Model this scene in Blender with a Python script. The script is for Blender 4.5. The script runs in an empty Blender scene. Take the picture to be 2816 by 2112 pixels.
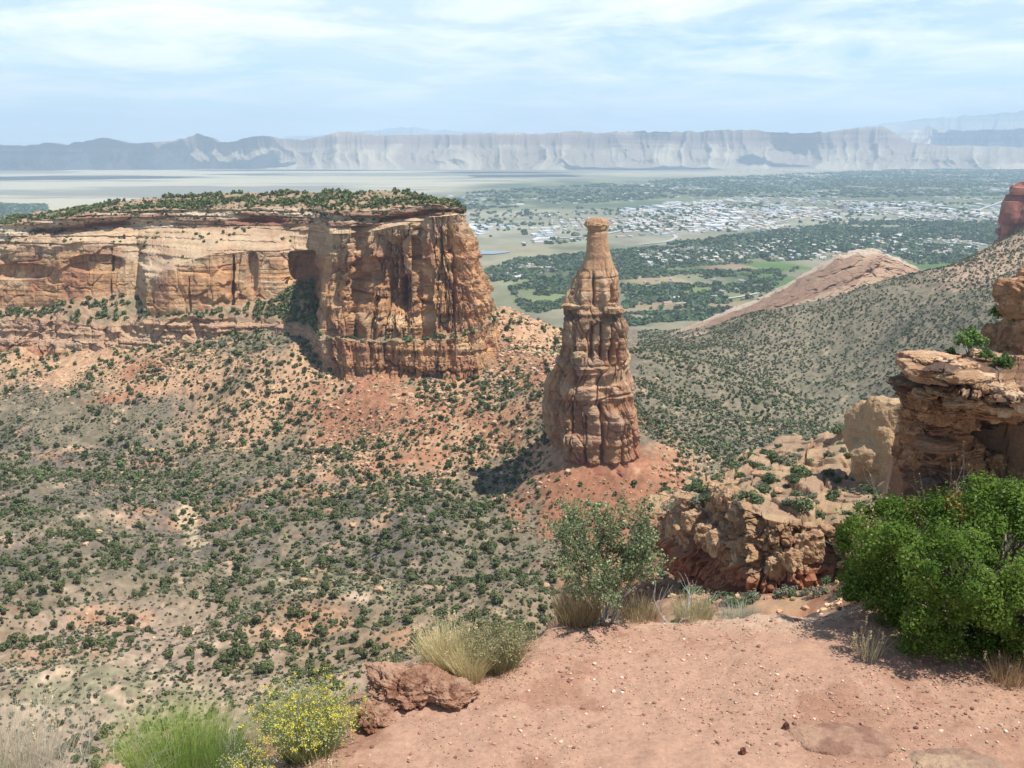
import bpy, math, random
import numpy as np
S = bpy.context.scene
C = S.collection
RS = np.random.RandomState
# ------------------------------------------------------------------ camera
W_, H_, FPX = 1024.0, 768.0, 1005.0
PITCH = math.radians(13.5)
cam_d = bpy.data.cameras.new('camera')
cam_d.lens = FPX / W_ * 36.0
cam_d.sensor_width = 36.0
cam_d.clip_start = 0.1
cam_d.clip_end = 120000.0
cam = bpy.data.objects.new('camera', cam_d)
cam.location = (0, 0, 0)
cam.rotation_euler = (math.pi/2 - PITCH, 0, 0)
C.objects.link(cam)
S.camera = cam
# ------------------------------------------------------------------ sun and sky
SUN_EL, SUN_AZ = math.radians(64), math.radians(116)      # azimuth clockwise from +Y (view direction)
sd = (math.cos(SUN_EL)*math.sin(SUN_AZ), math.cos(SUN_EL)*math.cos(SUN_AZ), math.sin(SUN_EL))
sl = bpy.data.lights.new('sun', 'SUN')
sl.energy = 5.0
sl.angle = math.radians(0.53)
sl.color = (1.0, 0.95, 0.87)
so = bpy.data.objects.new('sun', sl)
from mathutils import Vector
so.rotation_euler = Vector(sd).to_track_quat('Z', 'Y').to_euler()
so.location = (0, 0, 50)
C.objects.link(so)
EXPOSURE = 0.42
S.view_settings.view_transform = 'Standard'
S.view_settings.look = 'None'
S.view_settings.exposure = EXPOSURE
S.view_settings.gamma = 1.0
S.view_settings.use_curve_mapping = False
S.render.engine = 'CYCLES'
S.cycles.volume_bounces = 1
S.cycles.max_bounces = 5
S.cycles.diffuse_bounces = 3

w = bpy.data.worlds.new('World')
S.world = w
w.use_nodes = True
nt = w.node_tree
nt.nodes.clear()
N = nt.nodes.new
L = nt.links.new
out = N('ShaderNodeOutputWorld'); bg = N('ShaderNodeBackground')
sky = N('ShaderNodeTexSky'); sky.sky_type = 'NISHITA'; sky.sun_disc = False
sky.sun_elevation = SUN_EL; sky.sun_rotation = SUN_AZ
sky.altitude = 1700; sky.air_density = 1.0; sky.dust_density = 0.6; sky.ozone_density = 1.0
tc = N('ShaderNodeTexCoord')
sep = N('ShaderNodeSeparateXYZ'); L(tc.outputs['Generated'], sep.inputs[0])
def mth(op, a, b=None):
    m = N('ShaderNodeMath'); m.operation = op
    for i, q in enumerate((a, b)):
        if q is None: continue
        if isinstance(q, (int, float)): m.inputs[i].default_value = q
        else: L(q, m.inputs[i])
    return m.outputs[0]
zc = mth('ADD', mth('MAXIMUM', sep.outputs[2], 0.0), 0.10)
px_ = mth('DIVIDE', sep.outputs[0], zc); py_ = mth('DIVIDE', sep.outputs[1], zc)
cmb = N('ShaderNodeCombineXYZ'); L(px_, cmb.inputs[0]); L(py_, cmb.inputs[1])
def cloud_noise(scale, sx, sy, ox, detail=8, rough=0.55, dist=0.3):
    mp = N('ShaderNodeMapping'); mp.inputs['Scale'].default_value = (sx, sy, 1); mp.inputs['Location'].default_value = (ox, ox*0.7, 0)
    L(cmb.outputs[0], mp.inputs[0])
    n = N('ShaderNodeTexNoise'); n.inputs['Scale'].default_value = scale
    n.inputs['Detail'].default_value = detail; n.inputs['Roughness'].default_value = rough; n.inputs['Distortion'].default_value = dist
    L(mp.outputs[0], n.inputs['Vector'])
    return n.outputs['Fac']
def ramp(fac, stops):
    r = N('ShaderNodeValToRGB'); L(fac, r.inputs[0])
    el = r.color_ramp.elements
    el[0].position, el[0].color = stops[0][0], (stops[0][1],)*3 + (1,)
    el[1].position, el[1].color = stops[-1][0], (stops[-1][1],)*3 + (1,)
    for p, v in stops[1:-1]:
        e = el.new(p); e.color = (v,)*3 + (1,)
    return r.outputs[0]
veil = ramp(cloud_noise(0.55, 1.0, 0.8, 3.1, 8, 0.55, 0.4), [(0.30, 0.35), (0.46, 0.75), (0.60, 1.0)])
puff = ramp(cloud_noise(0.95, 1.0, 0.9, 5.2, 12, 0.62, 0.5), [(0.43, 0.0), (0.52, 0.5), (0.62, 1.0)])
lowf = ramp(sep.outputs[2], [(0.015, 0.55), (0.11, 1.0)])
puffm = mth('MULTIPLY', puff, lowf)
zen = ramp(sep.outputs[2], [(0.13, 1.0), (0.42, 0.12)])
puffm = mth('MULTIPLY', puffm, zen); veil = mth('MULTIPLY', veil, zen)
mx = N('ShaderNodeMix'); mx.data_type = 'RGBA'; mx.blend_type = 'MIX'
tint = N('ShaderNodeMix'); tint.data_type = 'RGBA'; tint.blend_type = 'MULTIPLY'; tint.inputs['Factor'].default_value = 1.0
L(sky.outputs[0], tint.inputs['A']); tint.inputs['B'].default_value = (0.86, 1.10, 1.14, 1)
L(mth('MULTIPLY', veil, 0.78), mx.inputs['Factor']); L(tint.outputs['Result'], mx.inputs['A']); mx.inputs['B'].default_value = (6.5, 7.6, 8.1, 1)
mx2 = N('ShaderNodeMix'); mx2.data_type = 'RGBA'
L(puffm, mx2.inputs['Factor']); L(mx.outputs['Result'], mx2.inputs['A']); mx2.inputs['B'].default_value = (9.4, 9.7, 9.9, 1)
L(mx2.outputs['Result'], bg.inputs[0]); bg.inputs[1].default_value = 0.10
L(bg.outputs[0], out.inputs[0])

# ------------------------------------------------------------------ helpers
def ray(px, py):
    px = np.asarray(px, float); py = np.asarray(py, float)
    u = (px - W_/2)/FPX; v = (H_/2 - py)/FPX
    c, s = math.cos(PITCH), math.sin(PITCH)
    return u, c + v*s, -s + v*c
def at(px, py, Y):
    dx, dy, dz = ray(px, py); t = np.asarray(Y, float)/dy
    return np.stack(np.broadcast_arrays(dx*t, dy*t, dz*t), -1)
def on_z(px, py, z):
    dx, dy, dz = ray(px, py); t = z/dz
    return np.stack(np.broadcast_arrays(dx*t, dy*t, dz*t), -1)
def proj(P):
    P = np.asarray(P); c, s = math.cos(PITCH), math.sin(PITCH)
    f = P[..., 1]*c - P[..., 2]*s; up = P[..., 1]*s + P[..., 2]*c
    return W_/2 + FPX*P[..., 0]/f, H_/2 - FPX*up/f, f
K = 1/2.16   # picture-study scale -> render pixels

M1, M2, M3 = np.uint32(0x9E3779B1), np.uint32(0x85EBCA77), np.uint32(0xC2B2AE3D)
def ihash(i, j, k, seed):
    with np.errstate(over='ignore'):
        h = (i.astype(np.int64).astype(np.uint32)*M1) ^ (j.astype(np.int64).astype(np.uint32)*M2) ^ (k.astype(np.int64).astype(np.uint32)*M3) ^ np.uint32((seed*7919 + 12345) & 0xffffffff)
        h ^= h >> np.uint32(15); h *= np.uint32(0x2C1B3C6D); h ^= h >> np.uint32(12); h *= np.uint32(0x297A2D39); h ^= h >> np.uint32(15)
    return h.astype(np.float64)/4294967295.0
def vn(x, y, z=0.0, seed=0):
    """smooth value noise in -1..1"""
    x, y, z = np.broadcast_arrays(np.asarray(x, float), np.asarray(y, float), np.asarray(z, float))
    xi, yi, zi = np.floor(x), np.floor(y), np.floor(z)
    fx, fy, fz = x-xi, y-yi, z-zi
    fx = fx*fx*fx*(fx*(fx*6-15)+10); fy = fy*fy*fy*(fy*(fy*6-15)+10); fz = fz*fz*(3-2*fz)
    flat = not np.any(fz)
    r = 0
    for dz in ((0,) if flat else (0, 1)):
        wz = 1.0 if flat else (fz if dz else 1-fz)
        for dy in (0, 1):
            wy = fy if dy else 1-fy
            for dx in (0, 1):
                wx = fx if dx else 1-fx
                r = r + ihash(xi+dx, yi+dy, zi+dz, seed)*wx*wy*wz
    return r*2-1
def fbm(x, y, z=0.0, seed=0, octs=5, rough=0.5, lac=2.03):
    r = 0; a = 1.0; t = 0
    for o in range(octs):
        r = r + a*vn(x, y, z, seed+o*17); t += a
        a *= rough; x = x*lac + 11.3; y = y*lac + 5.7
        if not (np.isscalar(z) and z == 0.0): z = z*lac + 3.1
    return r/t*1.6
def ridge(x, y, z=0.0, seed=0, octs=4):
    r = 0; a = 1.0; t = 0
    for o in range(octs):
        r = r + a*(1-np.abs(vn(x, y, z, seed+o*13))*2); t += a; a *= 0.5; x = x*2.1; y = y*2.1
    return r/t
def cells(u, v, seed=0, p=3.0, off=False):
    ui, vi = np.floor(u), np.floor(v)
    F1 = np.full(u.shape, 9.0); F2 = np.full(u.shape, 9.0); I = np.zeros(u.shape); OU = np.zeros(u.shape); OV_ = np.zeros(u.shape)
    for du in (-1, 0, 1):
        for dv in (-1, 0, 1):
            a, b = ui+du, vi+dv
            cu = a + 0.1+0.8*ihash(a, b, a*0, seed); cv = b + 0.1+0.8*ihash(a, b, a*0+1, seed)
            d = (np.abs(cu-u)**p + np.abs(cv-v)**p)**(1/p)
            m = d < F1
            F2 = np.where(m, F1, np.minimum(F2, d)); I = np.where(m, ihash(a, b, a*0+2, seed), I); F1 = np.where(m, d, F1)
            if off: OU = np.where(m, u-cu, OU); OV_ = np.where(m, v-cv, OV_)
    return (F1, F2, I, OU, OV_) if off else (F1, F2, I)
def sst(a, b, x):
    t = np.clip((x-a)/(b-a), 0, 1); return t*t*(3-2*t)
def mixc(c1, c2, t):
    t = np.asarray(t)[..., None]; return np.asarray(c1)*(1-t) + np.asarray(c2)*t

def mesh_np(name, V, F, mat, col=None, smooth=True, cname='Col'):
    """V (n,3), F (m,3|4) -> mesh datablock"""
    V = np.asarray(V, np.float32); F = np.asarray(F, np.int32)
    me = bpy.data.meshes.new(name)
    n, m, k = len(V), len(F), F.shape[1]
    me.vertices.add(n); me.vertices.foreach_set('co', V.ravel())
    me.loops.add(m*k); me.loops.foreach_set('vertex_index', F.ravel())
    me.polygons.add(m)
    me.polygons.foreach_set('loop_start', np.arange(0, m*k, k, dtype=np.int32))
    me.polygons.foreach_set('loop_total', np.full(m, k, np.int32))
    me.polygons.foreach_set('use_smooth', np.full(m, bool(smooth)))
    if col is not None:
        ca = me.color_attributes.new(cname, 'FLOAT_COLOR', 'POINT')
        cc = np.ones((n, 4), np.float32); cc[:, :3] = np.clip(col, 0.003, 1)
        ca.data.foreach_set('color', cc.ravel())
    me.update(); me.validate()
    if mat: me.materials.append(mat)
    return me
def link(name, me, parent=None):
    o = bpy.data.objects.new(name, me); C.objects.link(o)
    if parent: o.parent = parent
    return o
def tag(o, label=None, cat=None, group=None, kind=None):
    if label: o['label'] = label
    if cat: o['category'] = cat
    if group: o['group'] = group
    if kind: o['kind'] = kind
    return o
def empty(name, loc=(0, 0, 0), rz=0.0):
    o = bpy.data.objects.new(name, None); o.empty_display_size = 0.1
    o.location = tuple(float(q) for q in loc); o.rotation_euler = (0, 0, rz); C.objects.link(o)
    return o
def grid_faces(nr, nc, wrap=False):
    r = np.arange(nr-1)[:, None]; c = np.arange(nc if wrap else nc-1)[None, :]
    a = r*nc + c; b = r*nc + (c+1) % nc
    return np.stack([a, b, b+nc, a+nc], -1).reshape(-1, 4)

# ------------------------------------------------------------------ materials
def new_mat(name):
    m = bpy.data.materials.new(name); m.use_nodes = True
    t = m.node_tree; t.nodes.clear()
    o = t.nodes.new('ShaderNodeOutputMaterial'); b = t.nodes.new('ShaderNodeBsdfPrincipled')
    t.links.new(b.outputs[0], o.inputs[0])
    b.inputs['Roughness'].default_value = 0.9
    b.inputs['Specular IOR Level'].default_value = 0.15
    return m, t, b
def mat_col(name, scale=1.0, amt=0.35, bump=0.0, bscale=4.0, rough=0.92, spec=0.12, base=None, speck=None, var=0.0, trans=0.0, bdist=0.3):
    """vertex colour (or a plain base) multiplied by fine procedural noise, optional bump"""
    m, t, b = new_mat(name)
    n = t.nodes.new; l = t.links.new
    tcn = n('ShaderNodeTexCoord')
    ge = n('ShaderNodeNewGeometry')
    if base is None:
        at_ = n('ShaderNodeAttribute'); at_.attribute_name = 'Col'; csrc = at_.outputs['Color']
    else:
        rgb = n('ShaderNodeRGB'); rgb.outputs[0].default_value = tuple(base)+(1,); csrc = rgb.outputs[0]
    no = n('ShaderNodeTexNoise'); no.inputs['Scale'].default_value = scale; no.inputs['Detail'].default_value = 6; no.inputs['Roughness'].default_value = 0.65
    l(ge.outputs['Position'], no.inputs['Vector'])
    mr = n('ShaderNodeMapRange'); mr.inputs['From Min'].default_value = 0.25; mr.inputs['From Max'].default_value = 0.75
    mr.inputs['To Min'].default_value = 1-amt; mr.inputs['To Max'].default_value = 1+amt
    l(no.outputs['Fac'], mr.inputs['Value'])
    mu = n('ShaderNodeMix'); mu.data_type = 'RGBA'; mu.blend_type = 'MULTIPLY'; mu.inputs['Factor'].default_value = 1
    l(csrc, mu.inputs['A']); l(mr.outputs[0], mu.inputs['B'])
    res = mu.outputs['Result']
    if speck:
        vo = n('ShaderNodeTexVoronoi'); vo.inputs['Scale'].default_value = speck[0]
        l(ge.outputs['Position'], vo.inputs['Vector'])
        lt = n('ShaderNodeMath'); lt.operation = 'LESS_THAN'; lt.inputs[1].default_value = speck[1]
        l(vo.outputs['Distance'], lt.inputs[0])
        mm = n('ShaderNodeMath'); mm.operation = 'MULTIPLY'; mm.inputs[1].default_value = speck[3]; l(lt.outputs[0], mm.inputs[0])
        m3 = n('ShaderNodeMix'); m3.data_type = 'RGBA'; l(mm.outputs[0], m3.inputs['Factor']); l(res, m3.inputs['A']); m3.inputs['B'].default_value = tuple(speck[2])+(1,)
        res = m3.outputs['Result']
    if var:
        oi = n('ShaderNodeObjectInfo'); mr2 = n('ShaderNodeMapRange')
        mr2.inputs['To Min'].default_value = 1-var; mr2.inputs['To Max'].default_value = 1+var
        l(oi.outputs['Random'], mr2.inputs['Value'])
        m4 = n('ShaderNodeMix'); m4.data_type = 'RGBA'; m4.blend_type = 'MULTIPLY'; m4.inputs['Factor'].default_value = 1
        l(res, m4.inputs['A']); l(mr2.outputs[0], m4.inputs['B']); res = m4.outputs['Result']
    l(res, b.inputs['Base Color'])
    b.inputs['Roughness'].default_value = rough; b.inputs['Specular IOR Level'].default_value = spec
    if bump:
        bn = n('ShaderNodeTexNoise'); bn.inputs['Scale'].default_value = bscale; bn.inputs['Detail'].default_value = 8; bn.inputs['Roughness'].default_value = 0.65
        l(ge.outputs['Position'], bn.inputs['Vector'])
        bu = n('ShaderNodeBump'); bu.inputs['Strength'].default_value = bump; bu.inputs['Distance'].default_value = bdist
        l(bn.outputs['Fac'], bu.inputs['Height']); l(bu.outputs[0], b.inputs['Normal'])
    if trans:
        tr = n('ShaderNodeBsdfTranslucent'); l(res, tr.inputs['Color'])
        ms = n('ShaderNodeMixShader'); ms.inputs[0].default_value = trans
        o = [q for q in t.nodes if q.type == 'OUTPUT_MATERIAL'][0]
        l(b.outputs[0], ms.inputs[1]); l(tr.outputs[0], ms.inputs[2]); l(ms.outputs[0], o.inputs[0])
    return m
M_ROCK = mat_col('sandstone', 0.35, 0.22, 0.6, 0.6, bdist=1.2)
M_ROCKN = mat_col('sandstone_near', 3.0, 0.25, 0.7, 2.5, bdist=0.25)
M_TERR = mat_col('desert_soil', 0.25, 0.30, 0.5, 0.5, bdist=1.0)
M_FAR = mat_col('far_rock', 0.004, 0.12)
M_LEAF = mat_col('juniper_foliage', 1.5, 0.25, var=0.22, trans=0.15)
M_LEAFS = mat_col('woodland_foliage', 0.4, 0.2, trans=0.1)
M_BARK = mat_col('bark', 12, 0.3, base=(0.16, 0.12, 0.09), bump=0.4, bscale=30, bdist=0.02)
M_TWIG = mat_col('dead_twig', 20, 0.25, base=(0.34, 0.31, 0.28))

# ------------------------------------------------------------------ terrain sheet
TP = []       # control points world (px, lnY, z)
def cy(px, py, Y):
    p = at(px, py, Y); TP.append((W_/2+FPX*float(p[0]/p[1]), math.log(Y), float(p[2])))
def cz(px, py, z):
    p = on_z(px, py, z); TP.append((W_/2+FPX*float(p[0]/p[1]), math.log(float(p[1])), z))
def cw(px, Y, z): TP.append((px, math.log(Y), z))
for a in [(-150,768,-190),(0,768,-190),(130,768,-190),(260,768,-188),(400,740,-186),(0,700,-193),(200,700,-193),
          (0,660,-198),(120,660,-197),(260,655,-196),(400,640,-196),(480,620,-190),(-150,660,-198),(-250,560,-212),
          (0,560,-210),(60,575,-206),(100,560,-212),(140,600,-206),(170,540,-222),(205,515,-226),(150,580,-216),(260,560,-208),(350,560,-206),(450,560,-204),(540,545,-206),
          (60,515,-208),(0,500,-210),(100,490,-214),(150,485,-224),(-150,490,-212),(290,520,-212),(290,590,-199),(330,610,-202),(430,600,-199),(230,620,-203),
          (250,490,-220),(350,490,-216),(450,480,-214),(520,475,-212),(400,520,-208),(500,520,-210),
          (0,440,-224),(100,440,-224),(200,430,-224),(300,440,-221),(380,460,-214),(460,455,-208),(-150,440,-222)]: cz(*a)
for a in [(-200,350,940),(0,350,905),(60,347,905),(130,356,865),(155,360,858),(200,342,868),(250,334,860),(300,345,850),(325,365,810),(345,378,788),(400,381,778),(460,379,775),(500,358,800),
          (400,408,730),(330,410,750),(450,405,730),(250,385,780),(150,395,790),(60,390,810),(500,390,735),
          (545,385,690),(510,312,905),(550,347,850),(545,365,760),(530,330,880),(548,425,612),(520,440,650),(560,455,590),(480,425,690),
          (560,440,584),(575,450,572),(600,464,566),(622,462,567),(638,453,572),(650,462,570),(600,500,545),(600,540,522),(540,500,560),(650,500,555),(690,480,590),(660,540,510),
          (560,350,800),(590,380,700),(640,400,690)]: cy(*a)
for a in [(690,445,730),(640,350,1050),(700,357,1050),(760,377,1000),(800,400,950),(840,432,850),(700,400,870),(640,420,760),(760,425,790),(720,450,660),(770,455,620),(680,430,760),
          (690,346,1280),(800,378,1180),(850,405,1080),(890,425,980),(730,352,1250),(950,420,950),
          (760,313,1430),(735,322,1400),(800,301,1480),(850,290,1500),(700,338,1400),(900,350,1180),(960,300,1250),(895,278,1500),(940,269,1520),(960,263,1530),(1000,244,1560),(1024,228,1600),(1100,200,1650),(1000,340,1080),(860,350,1280),(820,350,1300),(1100,300,1100),(1250,280,1100),
          (650,352,1300),(640,345,1500),(560,345,1150),(520,325,1300),(540,338,1400)]: cy(*a)
for a in [(800,1050,-275),(860,950,-285),(760,1080,-262),(920,900,-285)]: cw(*a)
# slope under the overlook (mostly hidden behind its edge)
for px in (-500, -200, 0, 200, 400, 520): cw(px, 9, -13); cw(px, 30, -30); cw(px, 60, -52); cw(px, 120, -98); cw(px, 200, -155); cw(px, 240, -178)
for px in (620, 720): cw(px, 9, -12); cw(px, 30, -22); cw(px, 60, -37)
for px in (820, 920, 1024, 1250, 1500): cw(px, 9, -12); cw(px, 30, -24); cw(px, 60, -38)
for a in [(600,583,195),(560,592,232),(505,615,300),(640,590,170),(640,560,215),(680,592,150),(720,600,140),(690,575,162),(780,590,143),(850,590,140)]: cy(*a)
for a in [(620,120,-68),(720,120,-64),(560,120,-85),(820,120,-60)]: cw(*a)
for a in [(900,490,140),(1000,500,100),(1100,500,90)]: cy(*a)
for a in [(690,190,-98),(690,230,-118),(760,170,-86),(760,215,-96),(850,170,-84),(850,205,-88),(640,190,-100),(640,230,-120)]: cw(*a)
for px in (700, 760, 850, 950, 1050, 1250, 1500): cw(px, 300, -140); cw(px, 450, -215)
cw(650, 300, -160); cw(650, 400, -208); cw(1050, 700, -260); cw(1250, 700, -250); cw(1500, 700, -240)
cw(830, 100, -60); cw(870, 100, -54); cw(820, 130, -72); cw(930, 95, -44); cw(1024, 90, -38)
# behind the mesa and down to the valley
for px in (-500, -200, 0, 200, 400): cw(px, 1500, -260); cw(px, 2200, -395)
for px in (480,): cw(px, 1300, -240); cw(px, 1700, -320)
for px in (520, 560, 620, 680): cw(px, 1900, -350); cw(px, 2300, -410)
for px in (760, 850, 950): cw(px, 1850, -350); cw(px, 2300, -415)
for px in (1050, 1250, 1500): cw(px, 2000, -250); cw(px, 2500, -400)
for px in (-500, -200, 0, 200, 400, 600, 800, 1000, 1250, 1500):
    cw(px, 2700, -418); cw(px, 3600, -420); cw(px, 6000, -420); cw(px, 16000, -420)
cw(-500, 800, -200); cw(-500, 400, -190)
TP = np.array(TP)
def tcoord(px, lnY): return np.stack([px/100.0, lnY*10.0], -1)
_T = tcoord(TP[:, 0], TP[:, 1])
_D = np.sqrt(((_T[:, None]-_T[None])**2).sum(-1) + 0.02)
_n = len(TP)
_A = np.zeros((_n+1, _n+1)); _A[:_n, :_n] = -_D + np.eye(_n)*(-0.0) ; _A[:_n, :_n] += np.eye(_n)*0.06; _A[_n, :_n] = 1; _A[:_n, _n] = 1
_b = np.zeros(_n+1); _b[:_n] = TP[:, 2]
_w = np.linalg.solve(_A, _b)
def base_h(px, lnY):
    q = tcoord(px, lnY); r = np.zeros(q.shape[:-1]) + _w[-1]
    for i in range(_n):
        r += -_w[i]*np.sqrt((q[..., 0]-_T[i, 0])**2 + (q[..., 1]-_T[i, 1])**2 + 0.02)
    return r
# rows: log-spaced distances, columns: bearings -- the fan of ground in front of the overlook, out past the far cliffs
lnY = np.concatenate([np.arange(math.log(9), math.log(200), 0.02), np.arange(math.log(200), math.log(2500), 0.0042), np.arange(math.log(2500), math.log(45000), 0.0085)])
UB = np.arange(-0.98, 0.981, 0.0026)
cl = np.arange(math.log(9)-0.03, math.log(45000)+0.05, 0.02); cu = np.arange(-0.99, 0.995, 0.01)
_a, _b2 = np.meshgrid(W_/2+FPX*cu, cl); Gc = base_h(_a, _b2)
for _ in range(2):
    Gc[1:-1] = (Gc[:-2]+2*Gc[1:-1]+Gc[2:])/4; Gc[:, 1:-1] = (Gc[:, :-2]+2*Gc[:, 1:-1]+Gc[:, 2:])/4
def bil(G, l0, dl, u0, du, l, u):
    a = np.clip((l-l0)/dl, 0, G.shape[0]-1.001); b = np.clip((u-u0)/du, 0, G.shape[1]-1.001)
    i = a.astype(int); j = b.astype(int); fa = a-i; fb = b-j
    return (G[i, j]*(1-fa)*(1-fb)+G[i+1, j]*fa*(1-fb)+G[i, j+1]*(1-fa)*fb+G[i+1, j+1]*fa*fb)
def H(x, y):
    """terrain height at world x, y"""
    x = np.asarray(x, float); y = np.asarray(y, float); x, y = np.broadcast_arrays(x, y)
    l = np.log(np.maximum(y, 9.0)); u = x/np.maximum(y, 9.0)
    z = bil(Gc, cl[0], 0.02, cu[0], 0.01, l, u)
    near = sst(60, 220, y)*(1-sst(2300, 3000, y))
    g = ridge(x/95+0.4*vn(x/60, y/60, 0, 5), y/95, 0, 3, 4)
    lowb = (1-sst(520, 700, y))*(1-sst(40, 200, x))
    g3 = ridge(x/60+0.8*vn(x/45, y/45, 0, 15), y/75-x/200, 0, 13, 4)
    z = z + near*(fbm(x/70, y/70, 0, 1, 6, 0.55)*5.5 + (g-0.3)*4.0) + sst(235, 330, y)*lowb*(g3-0.3)*6.0
    z = z + sst(15, 40, y)*(1-near)*(y < 220)*fbm(x/9, y/9, 0, 8, 4)*1.2
    fl = sst(2200, 3000, y)
    z = z*(1-fl) + (-420 + fbm(x/900, y/900, 0, 9, 3)*1.2)*fl
    return z
LL, UU = np.meshgrid(lnY, UB, indexing='ij')
TY = np.exp(LL); TX = UU*TY
TZ = H(TX, TY)
pX, pY, _f = proj(np.stack([TX, TY, TZ], -1))
def blob(cx, cy_, rx, ry, rot=0):
    c, s = math.cos(rot), math.sin(rot); dx = pX-cx; dy = pY-cy_
    a = (dx*c+dy*s)/rx; b = (-dx*s+dy*c)/ry
    return np.clip(1.25-np.sqrt(a*a+b*b), 0, 1)
# ---- soil colours
n1 = fbm(TX/45, TY/45, 0, 21, 6, 0.6); n2 = fbm(TX/12, TY/12, 0, 22, 5, 0.65); n3 = fbm(TX/150, TY/150, 0, 23, 4)
nf = fbm(TX/3, TY/3, 0, 29, 3, 0.7)
c_basin = np.array((0.168, 0.138, 0.092)); c_purp = np.array((0.138, 0.116, 0.092)); c_tan = np.array((0.42, 0.26, 0.155)); c_red = np.array((0.275, 0.118, 0.066)); c_pale = np.array((0.40, 0.30, 0.215)); c_green = np.array((0.20, 0.185, 0.11)); c_orng = np.array((0.38, 0.205, 0.11))
col = mixc(c_basin, c_purp, sst(-0.2, 0.4, n1))
col = mixc(col, c_pale, sst(0.25, 0.7, n2)*0.45)
lowl = sst(560, 650, pY)*(TY > 150)
col = mixc(col, (0.250, 0.182, 0.116), lowl*0.85)
col = mixc(col, c_orng, sst(0.05, 0.5, n1-0.2*n3)*lowl*0.7)
col = mixc(col, (0.37, 0.27, 0.205), sst(0.25, 0.55, n3+0.4*n2)*lowl*0.5)
mead = np.maximum(blob(90, 690, 170, 42, 0.05), blob(330, 585, 110, 16, 0.1))
col = mixc(col, mixc(c_green, c_pale, sst(0.2, 0.6, n2)), sst(0.25, 0.85, mead+0.5*n2+0.3*n1)*0.85)
tanm = np.maximum.reduce([blob(430, 420, 165, 70, -0.1), blob(120, 366, 210, 36, 0.0)*0.9, blob(300, 390, 140, 50, -0.4), blob(535, 330, 50, 40, 0.6), blob(700, 480, 60, 40, 0.5), blob(550, 460, 60, 40)])
dn = fbm(TX/14, TY/60, 0, 31, 5, 0.6)
col = mixc(col, c_tan, sst(0.05, 0.7, tanm+0.35*n1+0.3*n2)*0.95)
redm = np.maximum.reduce([blob(365, 405, 85, 45, -0.35), blob(605, 505, 115, 66, 0.15)*1.6, blob(140, 366, 40, 14, -0.3), blob(90, 400, 60, 10, -0.1)*0.7, blob(630, 565, 80, 40, 0.1)*1.2, blob(420, 460, 90, 18, -0.2)*0.7, blob(530, 380, 50, 30, 0.5)*0.9, blob(470, 425, 130, 45, 0.1)*0.6])
rk = sst(0.15, 0.95, redm+0.45*n1+0.4*n2+0.2*dn); col = mixc(col, c_red, rk*0.85)
# right-hand hills
hill = sst(625, 655, pX)*(TY > 560)*(TY < 2400)
c_h = mixc((0.185, 0.155, 0.105), (0.140, 0.125, 0.085), sst(-0.2, 0.5, n1))
c_h = mixc(c_h, (0.36, 0.25, 0.17), sst(0.15, 0.6, blob(990, 262, 70, 22, -0.3)+0.4*n2))
col = mixc(col, c_h, hill*sst(20, 60, pX-640+0.6*(430-pY)+20*n1)*(1-sst(0.1, 0.5, redm)))
wash = blob(190, 530, 14, 40, -0.35)
col = mixc(col, (0.50, 0.39, 0.24), sst(0.35, 0.9, wash+0.6*n2)*0.6)
col = col*(1+0.30*nf[..., None])
nearp = (1-sst(200, 260, TY))
col = mixc(col, mixc(c_tan, c_red, sst(-0.1, 0.5, fbm(TX/6, TY/6, 0, 40))), nearp*0.8)
# ---- valley floor
v = sst(1700, 2300, TY)
fx = TX/190 + 0.25*TY/190; fy = TY/330 - 0.1*TX/330
fid = ihash(np.floor(fx), np.floor(fy), np.floor(fx)*0, 51); fid2 = ihash(np.floor(fx*0.5), np.floor(fy*0.5), np.floor(fx)*0, 52)
vc = mixc((0.275, 0.255, 0.175), (0.36, 0.32, 0.235), sst(-0.4, 0.4, fbm(TX/500, TY/700, 0, 61, 5, 0.6)))
def band(y0, y1, s=3.0): return sst(y0-s, y0+s, pY)*(1-sst(y1-s, y1+s, pY))
greenb = band(262, 312)*sst(470, 560, pX)
gr = mixc((0.13, 0.24, 0.06), (0.23, 0.27, 0.11), fid2)
vc = mixc(vc, gr, (fid < 0.55)*greenb*0.9)
vc = mixc(vc, (0.42, 0.30, 0.20), ((fid > 0.72) & (fid < 0.9))*np.maximum(greenb, 0.35)*0.8)
ind = band(206, 246, 5)*sst(430, 480, pX+10*fbm(TX/600, TY/600, 0, 66))
vc = mixc(vc, mixc((0.46, 0.42, 0.35), (0.34, 0.33, 0.25), fid2), ind*(0.5+0.5*(fid > 0.4)))
suburb = band(176, 210, 3)*sst(400, 520, pX+60*fbm(TX/3000, TY/3000, 0, 67)) 
vc = mixc(vc, mixc((0.12, 0.16, 0.09), (0.25, 0.27, 0.16), sst(-0.3, 0.5, fbm(TX/350, TY/500, 0, 68, 4))), suburb*0.85)
woods = np.maximum(band(228, 262, 4)*sst(660, 760, pX), band(246, 285, 4)*sst(500, 560, pX)*(1-sst(820, 900, pX)))
vc = mixc(vc, (0.14, 0.17, 0.09), sst(-0.3, 0.3, fbm(TX/260, TY/330, 0, 69, 4))*woods*0.8)
desert = 1-sst(172, 182, pY+5*fbm(TX/2500, TY/2500, 0, 70)+np.where(pX < 560, (560-pX)*0.14, 0)*-1+np.where(pX > 640, (pX-640)*0.030, 0))
vc = mixc(vc, mixc((0.66, 0.58, 0.46), (0.34, 0.31, 0.27), sst(-0.15, 0.3, fbm(TX/2600, TY/900, 0, 71, 5, 0.6))), desert)
vc = vc*np.array([0.60, 0.62, 0.55])*(1+0.28*fbm(TX/160, TY/260, 0, 75, 4, 0.65)*(1-desert))[..., None]
col = mixc(col, vc, v)
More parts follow.
